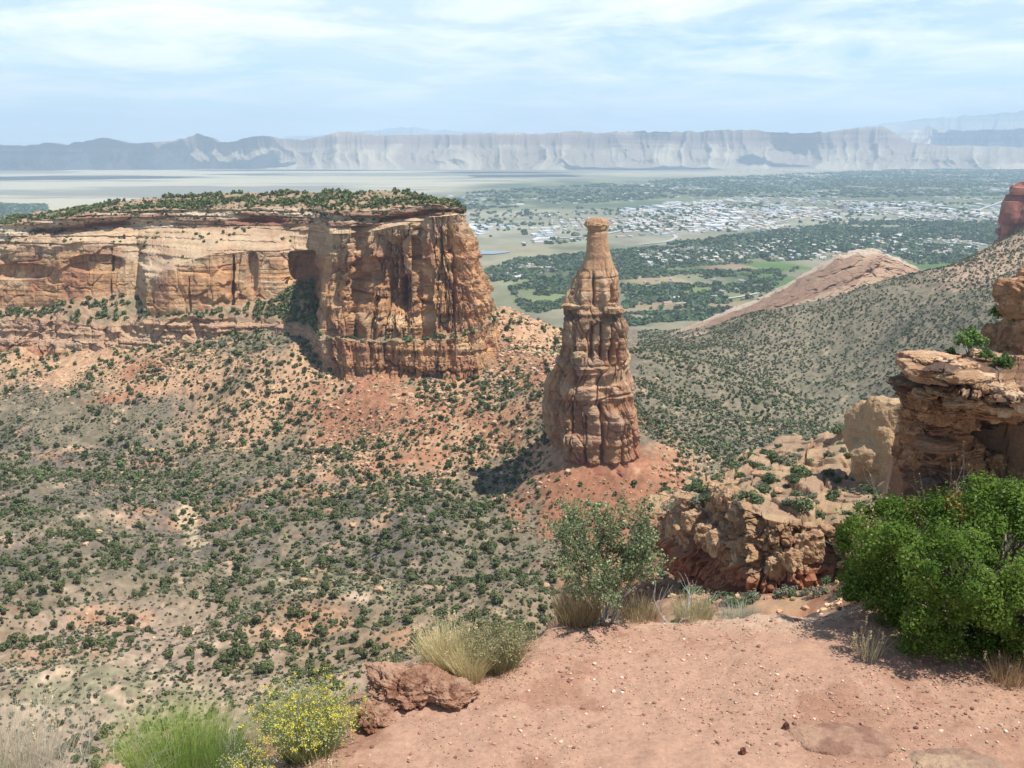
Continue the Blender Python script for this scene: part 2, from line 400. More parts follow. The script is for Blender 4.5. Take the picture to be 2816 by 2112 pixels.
TV = np.stack([TX, TY, TZ], -1).reshape(-1, 3)
TF = grid_faces(len(lnY), len(UB))[:, ::-1]
g = link('ground', mesh_np('ground', TV, TF[:, ::-1], M_TERR, col.reshape(-1, 3)))
tag(g, kind='structure')

# ------------------------------------------------------------------ cliffs: lofted rock faces with joints, beds and cracks
def rock_disp(s, h, P, amp=1.0, cw_=12.0, ch_=22.0, seed=0, crack=1.0, bed=1.0):
    """outward displacement in metres for arclength s, height h and a colour key: tilted fracture blocks, joints, beds"""
    sw = s + 1.6*vn(s/22, h/26, 0, seed+1); hw = h + 1.6*vn(s/24, h/15, 0, seed+3)
    F1, F2, I, ou, ov = cells(sw/cw_, hw/ch_, seed+4, 4.0, True)
    G1, G2, J, gu, gv_ = cells(sw/(cw_*0.40)+5.1, hw/(ch_*0.32), seed+5, 5.0, True)
    K1, K2, L_, ku, kv = cells(s/(cw_*0.17)+2.7, h/(ch_*0.13), seed+14, 3.0, True)
    hI = (I*37.7) % 1.0-0.5; hJ = (J*53.3) % 1.0-0.5; hJ2 = (J*91.7) % 1.0-0.5; hL = (L_*61.1) % 1.0-0.5
    e = np.clip((F2-F1)/0.10, 0, 1); e2 = np.clip((G2-G1)/0.12, 0, 1)
    d = (I-0.5)*5.0 + hI*6.0*ou + (J-0.5)*2.4 + hJ*4.2*gu + hJ2*2.6*gv_ + (L_-0.5)*0.7 + hL*1.5*ku
    d = d - crack*(1-e)**2*3.8*(vn(s/15, h/20, 0, seed+6) > -0.30) - crack*(1-e2)**2*1.3*(vn(s/9, h/13, 0, seed+16) > -0.1)
    d = d + 4.5*fbm(s/45, h/90, 0, seed+7, 3) + 0.55*fbm(s/5, h/5, 0, seed+8, 4, 0.6)
    bb = vn(h/2.2, s/120, 0, seed+9); b2 = vn(h/7.5, s/260, 0, seed+10)
    d = d + bed*(0.8*np.sign(bb)*np.abs(bb)**0.35 + 1.5*np.sign(b2)*np.abs(b2)**0.4)
    al = sst(0.38, 0.52, fbm(s/26, h/20, 0, seed+11, 2))
    d = d - 4.5*al
    return d*amp, I, J, al
def rock_color(s, h, P, I, J, al, seed=0, pal=None):
    t, c, r, k = pal or ((0.43, 0.26, 0.145), (0.50, 0.37, 0.235), (0.31, 0.155, 0.095), (0.17, 0.105, 0.08))
    n = fbm(s/30, h/14, 0, seed+20, 5, 0.6)
    col = mixc(t, c, sst(-0.1, 0.6, n)); col = mixc(col, r, sst(0.12, 0.62, fbm(s/24, h/30, 0, seed+21, 4)+0.5*(J-0.5))*0.8)
    col = mixc(col, r, (al*0.35))
    str_ = sst(0.28, 0.6, fbm(s/3.0, h/60, 0, seed+22, 4, 0.6))*sst(-0.2, 0.4, vn(s/20, h/30, 0, seed+23))
    col = mixc(col, k, str_*0.55)
    col = mixc(col, k, sst(0.35, 0.65, fbm(s/14, h/9, 0, seed+26, 4, 0.6))*0.4)
    bd = vn(h/3.0, s/150, 0, seed+24)
    col = col*(1+0.13*bd[..., None]+0.10*(I-0.5)[..., None]*2+0.10*fbm(s/2.5, h/2.5, 0, seed+25, 3)[..., None])*np.array([0.99, 0.92, 0.84])
    return col
def interp_rows(A, cx, n):
    """A (rows, cols, 3) control; resample columns by chord with n samples"""
    t = np.linspace(0, A.shape[1]-1, n); i = np.clip(t.astype(int), 0, A.shape[1]-2); f = t-i
    f = f[None, :, None]
    return A[:, i]*(1-f)+A[:, i+1]*f
def loft(ctrl, nx, ny, crv=0.35):
    """ctrl (rows, cols, 3) world; nx samples across; ny list of samples per row gap. Returns P (r,c,3), s (arclength), row parameter"""
    A = ctrl
    seg = np.linalg.norm(np.diff(A[1, :, :2], axis=0), axis=1) + 1e-6
    cum = np.concatenate([[0], np.cumsum(seg)])
    q = np.linspace(0, cum[-1], nx)
    B = np.stack([[np.interp(q, cum, A[r, :, k]) for k in range(3)] for r in range(A.shape[0])]).transpose(0, 2, 1)
    P = []; R = []
    for r in range(A.shape[0]-1):
        m = ny[r]
        for j in range(m):
            f = j/m; P.append(B[r]*(1-f)+B[r+1]*f); R.append(np.full(nx, r+f))
    P.append(B[-1]); R.append(np.full(nx, A.shape[0]-1.0))
    P = np.array(P); R = np.array(R)
    s = np.broadcast_to(q, R.shape)
    return P, s, R
def hnormal(P, smooth=6):
    """horizontal outward normal (towards the camera side) of lofted surface"""
    T = np.gradient(P, axis=1)
    Tx, Ty = T[..., 0], T[..., 1]
    for _ in range(smooth):
        Tx = (np.roll(Tx, 1, 1)+2*Tx+np.roll(Tx, -1, 1))/4; Ty = (np.roll(Ty, 1, 1)+2*Ty+np.roll(Ty, -1, 1))/4
    l = np.sqrt(Tx*Tx+Ty*Ty)+1e-9
    return np.stack([Ty/l, -Tx/l, np.zeros_like(l)], -1)
def smooth_rows(R_, lo, hi): return sst(lo-0.12, lo+0.12, R_)*(1-sst(hi-0.12, hi+0.12, R_))
def col9(b, l, k, m, t, c, r, p):  return [b, l, k, m, t, c, r, p]
# each column: base, lower band top, bench back, cliff top, cap foot, rim, skyline  (x, y, distance)
MESA = [
 [(-560,752,960),(-560,700,965),(-560,668,985),(-560,530,1000),(-560,515,1010),(-560,492,1015),(-560,520,1160)],
 [(-260,752,950),(-260,700,955),(-260,668,975),(-260,525,990),(-260,505,1000),(-260,482,1005),(-260,498,1150)],
 [(0,748,915),(0,690,920),(0,664,945),(0,545,955),(0,522,962),(0,486,966),(0,474,1110)],
 [(70,748,910),(70,690,915),(70,662,940),(70,530,950),(70,510,958),(70,478,962),(70,463,1110)],
 [(110,748,912),(110,692,918),(110,662,936),(110,540,944),(110,512,956),(110,474,962),(110,457,1110)],
 [(125,748,905),(125,690,912),(125,655,930),(125,532,938),(125,508,950),(125,470,956),(125,454,1110)],
 [(180,755,900),(180,700,905),(180,648,930),(180,522,940),(180,506,950),(180,462,958),(180,447,1110)],
 [(225,765,895),(225,705,902),(225,640,935),(225,520,950),(225,498,962),(225,458,968),(225,440,1110)],
 [(300,775,885),(300,700,892),(300,635,935),(300,560,950),(300,494,975),(300,455,980),(300,430,1120)],
 [(318,775,880),(318,690,886),(318,678,893),(318,608,900),(318,494,975),(318,454,980),(318,428,1120)],
 [(370,775,868),(370,688,874),(370,680,880),(370,575,890),(370,492,975),(370,453,980),(370,424,1120)],
 [(460,740,862),(460,688,868),(460,672,876),(460,548,888),(460,490,968),(460,452,974),(460,418,1120)],
 [(484,735,865),(484,690,870),(484,664,880),(484,545,893),(484,488,966),(484,452,972),(484,418,1120)],
 [(492,735,868),(492,690,872),(492,662,884),(492,548,898),(492,488,964),(492,452,970),(492,418,1120)],
 [(545,728,866),(545,696,870),(545,652,886),(545,542,896),(545,488,958),(545,450,965),(545,417,1120)],
 [(600,735,862),(600,700,866),(600,640,890),(600,540,900),(600,488,950),(600,450,958),(600,415,1110)],
 [(628,740,855),(628,705,860),(628,618,905),(628,548,915),(628,485,940),(628,452,948),(628,415,1100)],
 [(672,745,845),(672,712,850),(672,605,915),(672,545,918),(672,484,930),(672,452,938),(672,415,1090)],
 [(694,752,825),(690,722,832),(692,690,880),(705,520,900),(700,480,905),(694,452,910),(694,415,1070)],
 [(712,800,800),(690,728,806),(688,722,812),(712,508,824),(714,492,830),(706,456,840),(700,414,1020)],
 [(760,806,790),(752,735,793),(750,730,799),(758,505,810),(760,490,818),(756,455,828),(750,414,1000)],
 [(775,806,789),(768,735,794),(768,730,812),(772,504,824),(774,490,826),(770,455,830),(760,414,1000)],
 [(792,806,786),(786,735,789),(785,730,796),(800,502,808),(800,487,816),(795,454,824),(780,414,990)],
 [(860,810,780),(858,738,782),(857,733,789),(850,490,800),(852,480,808),(850,447,816),(835,414,980)],
 [(900,812,777),(898,738,779),(897,733,787),(892,482,798),(893,474,806),(890,444,812),(870,415,970)],
 [(915,812,777),(912,738,779),(912,733,796),(908,480,806),(908,472,808),(905,442,811),(885,417,960)],
 [(935,812,775),(932,735,777),(931,730,783),(925,470,794),(925,466,800),(925,438,806),(905,420,950)],
 [(985,810,774),(985,730,777),(984,725,781),(952,468,792),(952,463,797),(948,440,801),(925,424,940)],
 [(1030,795,780),(1026,718,783),(1024,712,787),(975,466,795),(975,462,797),(975,446,801),(942,428,920)],
 [(1060,775,790),(1056,700,793),(1052,695,797),(992,464,802),(994,461,803),(998,449,806),(955,431,900)],
 [(1079,760,825),(1077,690,828),(1073,685,832),(999,466,832),(1000,462,833),(1003,451,834),(962,433,905)],
 [(1074,735,880),(1070,670,884),(1064,665,888),(998,470,875),(999,465,876),(1001,455,878),(965,436,925)],
 [(1050,700,960),(1040,650,965),(1030,640,970),(975,470,950),(975,465,952),(975,457,955),(945,438,990)],
 [(960,680,1060),(950,640,1065),(940,620,1070),(900,470,1050),(900,466,1052),(900,462,1055),(880,442,1080)],
 [(800,660,1200),(800,620,1205),(800,600,1210),(780,470,1190),(780,466,1195),(780,462,1200),(770,440,1150)],
]
def from_table(Tb, extra_top=None):
    A = np.array([[at(c[0]*K, c[1]*K, c[2]) for c in colm] for colm in Tb]).transpose(1, 0, 2)   # rows, cols, 3
    return A
A = from_table(MESA)
b0 = A[0].copy(); b0[:, 1] -= 8; b0[:, 2] -= 14        # foot, below the scree
topb = A[-1].copy(); topb[:, 1] = np.maximum(topb[:, 1]+260, 1250); topb[:, 0] *= 1.15; topb[:, 2] -= 22
A = np.concatenate([b0[None], A, topb[None]], 0)        # rows 0..8
P, s, R = loft(A, 1600, [8, 76, 22, 170, 34, 44, 26, 12])
Nh = hnormal(P, 10)
h = P[..., 2]
d, I, J, al = rock_disp(s, h, P, 1.0, 13, 24, 100)
wl = smooth_rows(R, -1, 2); wb = smooth_rows(R, 2, 3); wm = smooth_rows(R, 3, 4); ws = smooth_rows(R, 4, 5); wc = smooth_rows(R, 5, 6); wp = sst(5.95, 6.1, R)
# big buttresses and clefts of the prow
arc0 = s[0]; colpx = proj(P)[0]
noseW = sst(318, 332, colpx)
d2, I2, J2, al2 = rock_disp(s, h, P, 1.0, 9, 38, 140, 1.3, 0.7)
dl0, I0, J0, al0 = rock_disp(s, h, P, 1.0, 24, 34, 160, 0.6, 0.45)
d4, I4, J4, al4 = rock_disp(s, h, P, 1.0, 5.5, 44, 170, 2.0, 0.3)
dm = dl0*(1-noseW)*0.62 + (d2*0.75+d4*0.65)*noseW
cleft = lambda x0, wdt, dep: -dep*np.exp(-((colpx-x0-2.5*vn(h/14, x0, 0, 5))/wdt)**2)
clefts = (cleft(366, 4.0, 7)*sst(475, 515, -(-proj(P)[1])*2.16) + cleft(428, 3.0, 9)*sst(560, 640, proj(P)[1]*2.16) + cleft(442, 2.2, 8)*(1-sst(560, 640, proj(P)[1]*2.16)) + cleft(398, 2.2, 5)+cleft(345, 1.8, 4))*noseW
bay = -9*np.exp(-((colpx-395)/13)**2)*(1-sst(650, 700, proj(P)[1]*2.16))*sst(500, 530, proj(P)[1]*2.16) - 6*np.exp(-((colpx-405)/10)**2-((proj(P)[1]*2.16-620)/45)**2)
pyx = proj(P)[1]
def alc(x0, y0, rx, ry, dep, sharp=0.35):
    q = np.maximum(np.abs((colpx-x0)/rx)**2.2+np.where(pyx < y0, np.abs((pyx-y0)/ry)**2.2, np.abs((pyx-y0)/(ry*1.6))**4), 0)
    return -dep*(1-sst(1-sharp, 1+sharp, q))
dm = dm + (clefts + bay*noseW)
dm = dm + alc(301, 262, 13, 20, 16)+alc(252, 268, 6, 16, 8)+alc(232.5, 290, 1.6, 34, 9)+alc(168, 255, 9, 6, 5)+alc(20, 270, 28, 6, 7)+alc(96, 262, 26, 7, 7)+alc(88, 305, 5, 8, 4)+alc(145, 282, 1.5, 20, 5)+alc(110, 280, 1.5, 30, 5)+alc(190, 300, 1.2, 22, 4)+alc(405, 290, 7, 14, 9)+alc(372, 268, 8, 11, 7)+alc(372, 320, 4.0, 26, 5)+alc(430, 318, 5, 16, 8)+alc(350, 300, 1.3, 30, 5)+alc(385, 300, 1.3, 40, 5)+alc(456, 290, 1.6, 45, 6)+alc(417, 250, 4, 14, 6)
dl, I3, J3, al3 = rock_disp(s, h, P, 0.85, 6.5, 30, 180, 1.9, 0.8)
dll, _, _, _ = rock_disp(s, h, P, 0.95, 17, 15, 190, 1.0, 1.3); dl = dl*noseW+dll*(1-noseW)
disp = wl*dl*0.9 + wb*(dl*0.12) + wm*dm + ws*(d*0.20+1.1*np.sign(vn(h/2.2, s/160, 0, 77))+2*fbm(s/20, h/6, 0, 78))
bedc = vn(h/1.5, s/70, 0, 61); bedb = vn(h/3.4, s/45, 0, 62)
fr = np.clip(R-5, 0, 1)
disp = disp + wc*(2.6*np.sign(bedc)*np.abs(bedc)**0.4 + 2.8*np.sign(bedb)*np.abs(bedb)**0.5 + 1.5*fbm(s/5, h/2, 0, 63, 4) + 3.5*vn(s/18, 0, 0, 64) - 8*sst(0.0, 0.7, vn(s/55, 3.0, 0, 65)+0.25)*np.exp(-((fr-0.28)/0.22)**2))
P2 = P + Nh*disp[..., None]
P2[..., 2] += wb*(fbm(s/9, P[..., 1]/6, 0, 70, 4)*2.2) + wp*(fbm(P[..., 0]/30, P[..., 1]/30, 0, 71, 5, 0.6)*2.5 - 0.5) + wc*0.5*fbm(s/4, h, 0, 72)
cr = rock_color(s, h, P, I0, J0*0.4+0.3, al0, 100, ((0.43, 0.26, 0.145), (0.49, 0.355, 0.23), (0.32, 0.165, 0.105), (0.19, 0.115, 0.085)))
cn = rock_color(s, h, P, I2, J2, al2, 140, ((0.44, 0.26, 0.140), (0.48, 0.335, 0.205), (0.31, 0.155, 0.092), (0.18, 0.105, 0.08)))
c = mixc(cr, cn, noseW)
cream = ws*1.0 + wm*sst(3.72, 3.95, R)*0.8
c = mixc(c, mixc((0.52, 0.415, 0.28), (0.39, 0.29, 0.195), sst(-0.2, 0.5, fbm(s/20, h/2.5, 0, 81))), np.clip(cream*0.6, 0, 1))
capc = mixc((0.50, 0.40, 0.29), (0.25, 0.15, 0.105), sst(-0.15, 0.35, bedb+0.5*bedc))
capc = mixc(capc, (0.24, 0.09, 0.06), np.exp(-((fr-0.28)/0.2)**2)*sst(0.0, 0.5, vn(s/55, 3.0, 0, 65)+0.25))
c = mixc(c, capc, np.clip(wc, 0, 1))
soil = mixc((0.33, 0.225, 0.145), (0.22, 0.185, 0.115), sst(-0.2, 0.4, fbm(P[..., 0]/14, P[..., 1]/14, 0, 83)))
c = mixc(c, soil, np.clip(wp+wb*0.8, 0, 1))
low = wl*sst(0.9, 1.1, R)
c = mixc(c, (0.44, 0.32, 0.225), low*(1-noseW)*0.5)
ncol = P2.shape[1]
split = 8+76+22+170+34
mesa = empty('mesa', tuple(float(q) for q in P2[1, 800]))
tag(mesa, 'long flat-topped tan sandstone mesa with a blunt buttressed prow and juniper-dotted top', 'mesa')
def part_at(root, name, Pg, cg, mat, wrap=False):
    loc = np.array(root.location)
    o = link(name, mesh_np(name, (Pg-loc).reshape(-1, 3), grid_faces(Pg.shape[0], Pg.shape[1], wrap), mat, cg.reshape(-1, 3), smooth=False), root)
    return o
part_at(mesa, 'cliff_face', P2[:split+1], c[:split+1], M_ROCK)
part_at(mesa, 'caprock', P2[split:], c[split:], M_ROCK)
MP, MR = P2, R

# ------------------------------------------------------------------ the rock spire
SP = [(470,1278,1300),(477,1266,1316),(486,1263,1317),(494,1269,1312),(510,1268,1313),(540,1267,1316),(560,1263,1320),(575,1258,1325),(588,1246,1332),(610,1236,1336),(630,1229,1337),(650,1223,1338),(661,1220,1338),(668,1217,1343),(690,1215,1346),(720,1213,1350),(760,1210,1357),(775,1208,1358),(790,1200,1359),(810,1185,1361),(840,1174,1364),(870,1172,1369),(900,1173,1374),(930,1180,1379),(960,1192,1383),(980,1200,1386),(1010,1205,1392),(1060,1205,1400)]
SPA = np.array(SP, float)
Ysp = 597.0
nz, na = 420, 620
yy = np.linspace(471, 1060, nz)
Lx = np.interp(yy, SPA[:, 0], SPA[:, 1]); Rx = np.interp(yy, SPA[:, 0], SPA[:, 2])
PL = at(Lx*K, yy*K, Ysp); PR = at(Rx*K, yy*K, Ysp)
cxs = (PL[:, 0]+PR[:, 0])/2; hw = (PR[:, 0]-PL[:, 0])/2; zz = PL[:, 2]
dep = np.interp(yy, [470, 494, 560, 600, 660, 668, 780, 900, 1060], [5, 8, 10, 13, 16, 19, 23, 27, 29])
th = np.linspace(0, 2*np.pi, na, endpoint=False)
TH, HW = np.meshgrid(th, hw); CX = np.broadcast_to(cxs[:, None], TH.shape); ZZ = np.broadcast_to(zz[:, None], TH.shape); DP = np.broadcast_to(dep[:, None], TH.shape); YY = np.broadcast_to(yy[:, None], TH.shape)
ex = 2/2.6
cs = np.sign(np.cos(TH))*np.abs(np.cos(TH))**ex; sn = np.sign(np.sin(TH))*np.abs(np.sin(TH))**ex
PHI = (TH-np.pi/2+np.pi) % (2*np.pi)-np.pi
sA = 400+PHI*(HW+DP)*0.55+0*TH
# periodic coordinate so that joints close round the tower
f_low = sst(640, 668, YY); f_top = 1-sst(505, 560, YY)
def per(fn):
    return fn(sA)
def dsp(q): 
    a, I_, J_, al_ = rock_disp(q, ZZ, None, 1.0, 10.0, 26, 300, 1.0, 1.5)
    b = ridge(q/13, ZZ/60, 0, 305, 3)
    fl = 2.6*np.abs(np.sin(q/168*2*np.pi*9+2.0*vn(ZZ/16, q/40, 0, 306)))**0.7
    return a*0.55 + (b-0.4)*1.2 + 1.0 + 2.2*fbm(q/14, ZZ/16, 0, 308, 2) + 0.7*fbm(q/7, ZZ/7, 0, 309, 5, 0.65)
ds = per(dsp)
_, I_, J_, al_ = rock_disp(sA, ZZ, None, 1.0, 6.0, 34, 300)
amp = np.interp(yy, [470, 500, 560, 600, 640, 690, 1000], [0.16, 0.12, 0.22, 0.6, 0.8, 1.0, 1.0])[:, None]
# notches: a deep groove under the shelf, a second ledge lower down, dark foot
bandd = 0
for y0, wd, dp in [(676, 5, 1.8), (768, 3.0, 1.6), (775, 4, -1.2), (838, 2.2, 1.2), (915, 2.5, 1.0), (985, 6, 2.5), (497, 3, 0.9), (594, 1.5, 0.6), (622, 1.5, 0.5)]:
    yv = y0 + 10*vn(sA/24, y0, 0, 320)*(1 if y0 > 650 else 0.2)
    bandd = bandd - dp*np.exp(-((YY-yv)/wd)**2)
frontw = np.clip(np.sin(TH)*3, 0, 1)
xpx = 512+FPX*(CX+cs*HW)/Ysp*1/1.0
xx2 = (LX2 := np.interp(YY, SPA[:, 0], SPA[:, 1])) + (np.interp(YY, SPA[:, 0], SPA[:, 2])-LX2)*(cs+1)/2
def gv(x0, y0, y1, w, d, lean=0.0):
    xc = x0+lean*(YY-y0)+2.0*vn(YY/14, x0, 0, 350)
    return d*np.exp(-((xx2-xc)/w)**2)*sst(y0-8, y0+8, YY)*(1-sst(y1-8, y1+8, YY))*frontw
feat = 0
for a_ in [(1291, 850, 985, 4, -5.5, 0.02), (1240, 690, 830, 3, -3.0), (1272, 684, 760, 3.5, -4.5), (1292, 684, 758, 2.5, -3.5), (1312, 684, 765, 2.2, -3.2), (1331, 684, 775, 2.2, -3.2), (1302, 684, 756, 6, 2.2), (1321, 684, 762, 6, 2.4), (1341, 690, 770, 6, 2.0), (1252, 690, 790, 8, 2.0, -0.1), (1336, 870, 985, 2.5, -4.0), (1228, 850, 960, 2.6, -3.5), (1258, 870, 985, 2.6, -3.0), (1318, 870, 975, 9, 2.6), (1350, 830, 900, 8, 2.0), (1272, 800, 870, 10, 2.4), (1262, 590, 645, 5, 2.6, -0.05), (1279, 585, 650, 3, -3.6), (1297, 600, 650, 5, 2.6), (1310, 610, 655, 3, -3.4), (1246, 600, 655, 2.5, -2.4), (1302, 560, 600, 2, -0.8), (1366, 860, 940, 5, -3.5), (1208, 840, 930, 3, -3.0)]: feat = feat + gv(*a_)
feat = feat - 9*(1-sst(1206, 1216, xx2+3*vn(YY/15, 0, 0, 351)))*sst(775, 800, YY)*frontw
disps = ds*amp*0.85 + bandd*1.25 + feat
rad = 1+0*TH
X = CX + cs*HW; Yw = Ysp - sn*DP
nx_ = cs/np.maximum(np.sqrt(cs**2+sn**2), 1e-6); ny_ = -sn/np.maximum(np.sqrt(cs**2+sn**2), 1e-6)
# keep outline close to the measured one: less relief at the flanks
fl = 0.45+0.55*np.abs(np.sin(TH))
X = X + nx_*disps*fl; Yw = Yw + ny_*disps
# the rear shoulder of the fin trails away to the left behind the tower
sh = sst(775, 850, YY)*sst(0.1, 1, -np.cos(TH))*0
PS = np.stack([X, Yw, ZZ], -1)
csn = rock_color(sA, ZZ, None, I_, J_, al_, 300, ((0.40, 0.25, 0.150), (0.44, 0.335, 0.235), (0.31, 0.165, 0.10), (0.19, 0.13, 0.10)))
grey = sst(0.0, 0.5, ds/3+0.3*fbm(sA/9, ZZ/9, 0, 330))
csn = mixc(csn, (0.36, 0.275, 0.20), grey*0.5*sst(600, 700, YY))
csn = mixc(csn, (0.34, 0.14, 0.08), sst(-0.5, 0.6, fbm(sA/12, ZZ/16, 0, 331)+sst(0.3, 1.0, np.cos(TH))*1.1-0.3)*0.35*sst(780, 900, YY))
csn = mixc(csn, (0.25, 0.085, 0.055), sst(955, 985, YY+8*vn(sA/10, 0, 0, 332))*0.9)
csn = mixc(csn, (0.45, 0.28, 0.16), (1-sst(540, 640, YY))*0.6)
csn = csn*np.array([0.92, 0.89, 0.88])
spire = empty('rock_spire', (float(cxs[-1]), Ysp, float(H(cxs[-1], Ysp))))
tag(spire, 'tall freestanding sandstone spire with a bottle neck and flat cap, on a red dirt cone', 'rock spire')
isp = int(np.searchsorted(yy, 664))
def cap_ring(Pg):   # close the open upper ring
    cc = Pg[0].mean(0); rings = [cc+(Pg[0]-cc)*f for f in (0.02, 0.4, 0.75)]
    return np.concatenate([np.array(rings), Pg], 0)
def cap_col(cg, n=3): return np.concatenate([np.repeat(cg[:1], n, 0), cg], 0)
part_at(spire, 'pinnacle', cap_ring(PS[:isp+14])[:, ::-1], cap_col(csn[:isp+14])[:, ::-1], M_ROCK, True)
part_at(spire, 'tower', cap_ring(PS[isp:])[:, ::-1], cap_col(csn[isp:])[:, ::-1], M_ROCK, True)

# ------------------------------------------------------------------ rock lumps
def sphere_pts(n):
    """cube-sphere (n per side), unit"""
    a = np.linspace(-1, 1, n); A1, B1 = np.meshgrid(a, a, indexing='ij'); o = np.ones_like(A1)
    Vs, Fs = [], []
    for k, (fn) in enumerate([lambda: (o, A1, B1), lambda: (-o, B1, A1), lambda: (B1, o, A1), lambda: (A1, -o, B1), lambda: (A1, B1, o), lambda: (B1, A1, -o)]):
        p = np.stack(fn(), -1).reshape(-1, 3); Vs.append(p); Fs.append(grid_faces(n, n)+k*n*n)
    V = np.concatenate(Vs); F = np.concatenate(Fs)
    key = np.round(V*1000).astype(np.int64); u, inv = np.unique(key, axis=0, return_inverse=True); inv = inv.ravel()
    V2 = np.zeros((len(u), 3)); V2[inv] = V; F = inv[F]
    # orient outwards
    c = V2[F].mean(1); nn = np.cross(V2[F[:, 1]]-V2[F[:, 0]], V2[F[:, 2]]-V2[F[:, 0]]); fl_ = (c*nn).sum(1) < 0; F[fl_] = F[fl_][:, ::-1]
    return V2, F
_sph = {}
def lump(n, size, seed, box=0.5, facet=0.25, rough=0.08, beds=0.0, freq=1.6, undercut=0.0):
    """a weathered rock: size = half extents"""
    if n not in _sph: _sph[n] = sphere_pts(n)
    V, F = _sph[n]; V = V.copy()
    ball = V/np.linalg.norm(V, axis=1, keepdims=True)
    p = ball*(1-box) + V*box*0.86
    q = ball
    r = RS(seed)
    for i in range(9):      # chop with random planes for facets
        nn = r.normal(size=3); nn /= np.linalg.norm(nn); dcut = 0.72+0.25*r.rand()
        t = p@nn-dcut; p = p - np.outer(np.maximum(t, 0)*facet*3.2 if facet*3.2 < 1 else np.maximum(t, 0), nn)
    size = np.array(size, float)
    w3 = size/size.max()*freq*2.0
    X_, Y_, Z_ = (p*w3).T
    dd = fbm(X_+seed, Y_, Z_, seed, 3)*facet*0.55 + fbm(X_*3.3, Y_*3.3, Z_*3.3+seed, seed+3, 5, 0.6)*rough
    if beds:
        bz = vn(Z_*4.5+seed, X_*0.35, Y_*0.35, seed+5); b2_ = vn(Z_*11+seed, X_*0.6, Y_*0.6, seed+6)
        dd = dd + beds*(np.sign(bz)*np.abs(bz)**0.5 + 0.5*b2_)*np.array(1-np.abs(ball[:, 2])**3)
    if undercut: dd = dd - undercut*np.exp(-((ball[:, 2]+0.35)/0.3)**2)
    p = p + ball*dd[:, None]
    return p*size, F, ball, dd
def lump_col(V, dd, seed, a, b, c, scale):
    n = fbm(V[:, 0]/scale, V[:, 1]/scale, V[:, 2]/scale*2, seed, 5, 0.6); n2_ = vn(V[:, 0]/scale*0.3, V[:, 1]/scale*0.3, V[:, 2]/scale*4, seed+3)
    col = mixc(a, b, sst(-0.2, 0.5, n)); col = mixc(col, c, sst(0.2, 0.7, fbm(V[:, 0]/scale*1.4+9, V[:, 1]/scale*1.4, V[:, 2]/scale*0.7, seed+7, 4)+0.3*n2_))
    return col*(1+0.1*n2_[:, None])*np.array([0.92, 0.85, 0.78])
TAN = ((0.47, 0.30, 0.18), (0.55, 0.43, 0.30), (0.30, 0.16, 0.10))
REDR = ((0.36, 0.17, 0.10), (0.44, 0.24, 0.15), (0.22, 0.10, 0.07))
def rock(name, loc, size, seed, pal=TAN, mat=None, rz=0.0, tilt=0.0, parent=None, n=40, **kw):
    V, F, ball, dd = lump(n, size, seed, **kw)
    cc = lump_col(V, dd, seed, *pal, max(size)*0.5)
    me = mesh_np(name, V, F, mat or M_ROCKN, cc, smooth=False)
    o = link(name, me, parent)
    o.location = tuple(float(q) for q in loc); o.rotation_euler = (tilt, 0, rz)
    return o
def rel(root, p): return np.array(p) - np.array(root.location)
# slabs that cap the spire's shelf and its summit
for (x, y, Y, sx, sy, sz, sd_) in [(1245, 662, 583, 9.0, 9, 1.6, 11), (1258, 652, 586, 7.5, 7, 2.0, 12), (1285, 646, 584, 4, 4, 1.3, 17), (1322, 668, 579, 9.0, 8, 1.6, 13), (1315, 660, 582, 6.0, 5, 1.6, 14), (1338, 672, 583, 4.0, 5, 1.2, 15), (1252, 768, 570, 5.5, 4.5, 1.8, 16)]:
    rock('ledge_slab', rel(spire, at(x*K, y*K, Y)), (sx*0.72, sy, sz*1.15), sd_, ((0.40, 0.28, 0.18), (0.47, 0.36, 0.25), (0.30, 0.17, 0.11)), M_ROCK, parent=spire, n=24, box=0.75, facet=0.3, rough=0.09, rz=sd_)
rock('cap_slab', rel(spire, at(1289*K, 485*K, Ysp)), (7.3, 8, 1.9), 21, ((0.52, 0.38, 0.22), (0.56, 0.45, 0.28), (0.40, 0.24, 0.14)), M_ROCK, parent=spire, n=30, box=0.3, facet=0.15, rough=0.10, rz=0.4)
rock('cap_slab', rel(spire, at(1287*K, 480*K, Ysp)), (5.4, 6, 1.2), 22, ((0.54, 0.38, 0.21), (0.56, 0.45, 0.28), (0.40, 0.24, 0.14)), M_ROCK, parent=spire, n=24, box=0.3, facet=0.15, rough=0.10)

# ------------------------------------------------------------------ slickrock fold on the valley edge
FD_t = [(1455,722),(1480,712),(1560,679),(1640,644),(1700,614),(1760,578),(1810,548),(1850,540),(1890,537),(1925,553),(1960,567),(1985,585),(2040,625),(2090,670)]
FD_b = [(1455,760),(1480,740),(1560,718),(1640,695),(1700,678),(1760,665),(1810,652),(1850,645),(1890,640),(1925,632),(1960,625),(1985,620),(2040,660),(2090,700)]
rows = []
FT = np.array(FD_t, float); FB = np.array(FD_b, float)
for f, Y0 in [(-0.25, -25), (0.0, 0), (0.33, 45), (0.38, 75), (0.72, 110), (0.9, 150), (1.0, 190), (0.9, 330), (0.2, 430)]:
    yv = FB[:, 1]*(1-f)+FT[:, 1]*f; Yb = np.linspace(1400, 1530, len(FT))+Y0
    rows.append(at(FT[:, 0]*K, yv*K, Yb))
A = np.array(rows); A[-1, :, 2] -= 60; A[0, :, 2] -= 35
Pf, sf, Rf = loft(A, 520, [8, 26, 10, 30, 20, 16, 12, 12])
Nf = hnormal(Pf, 4)
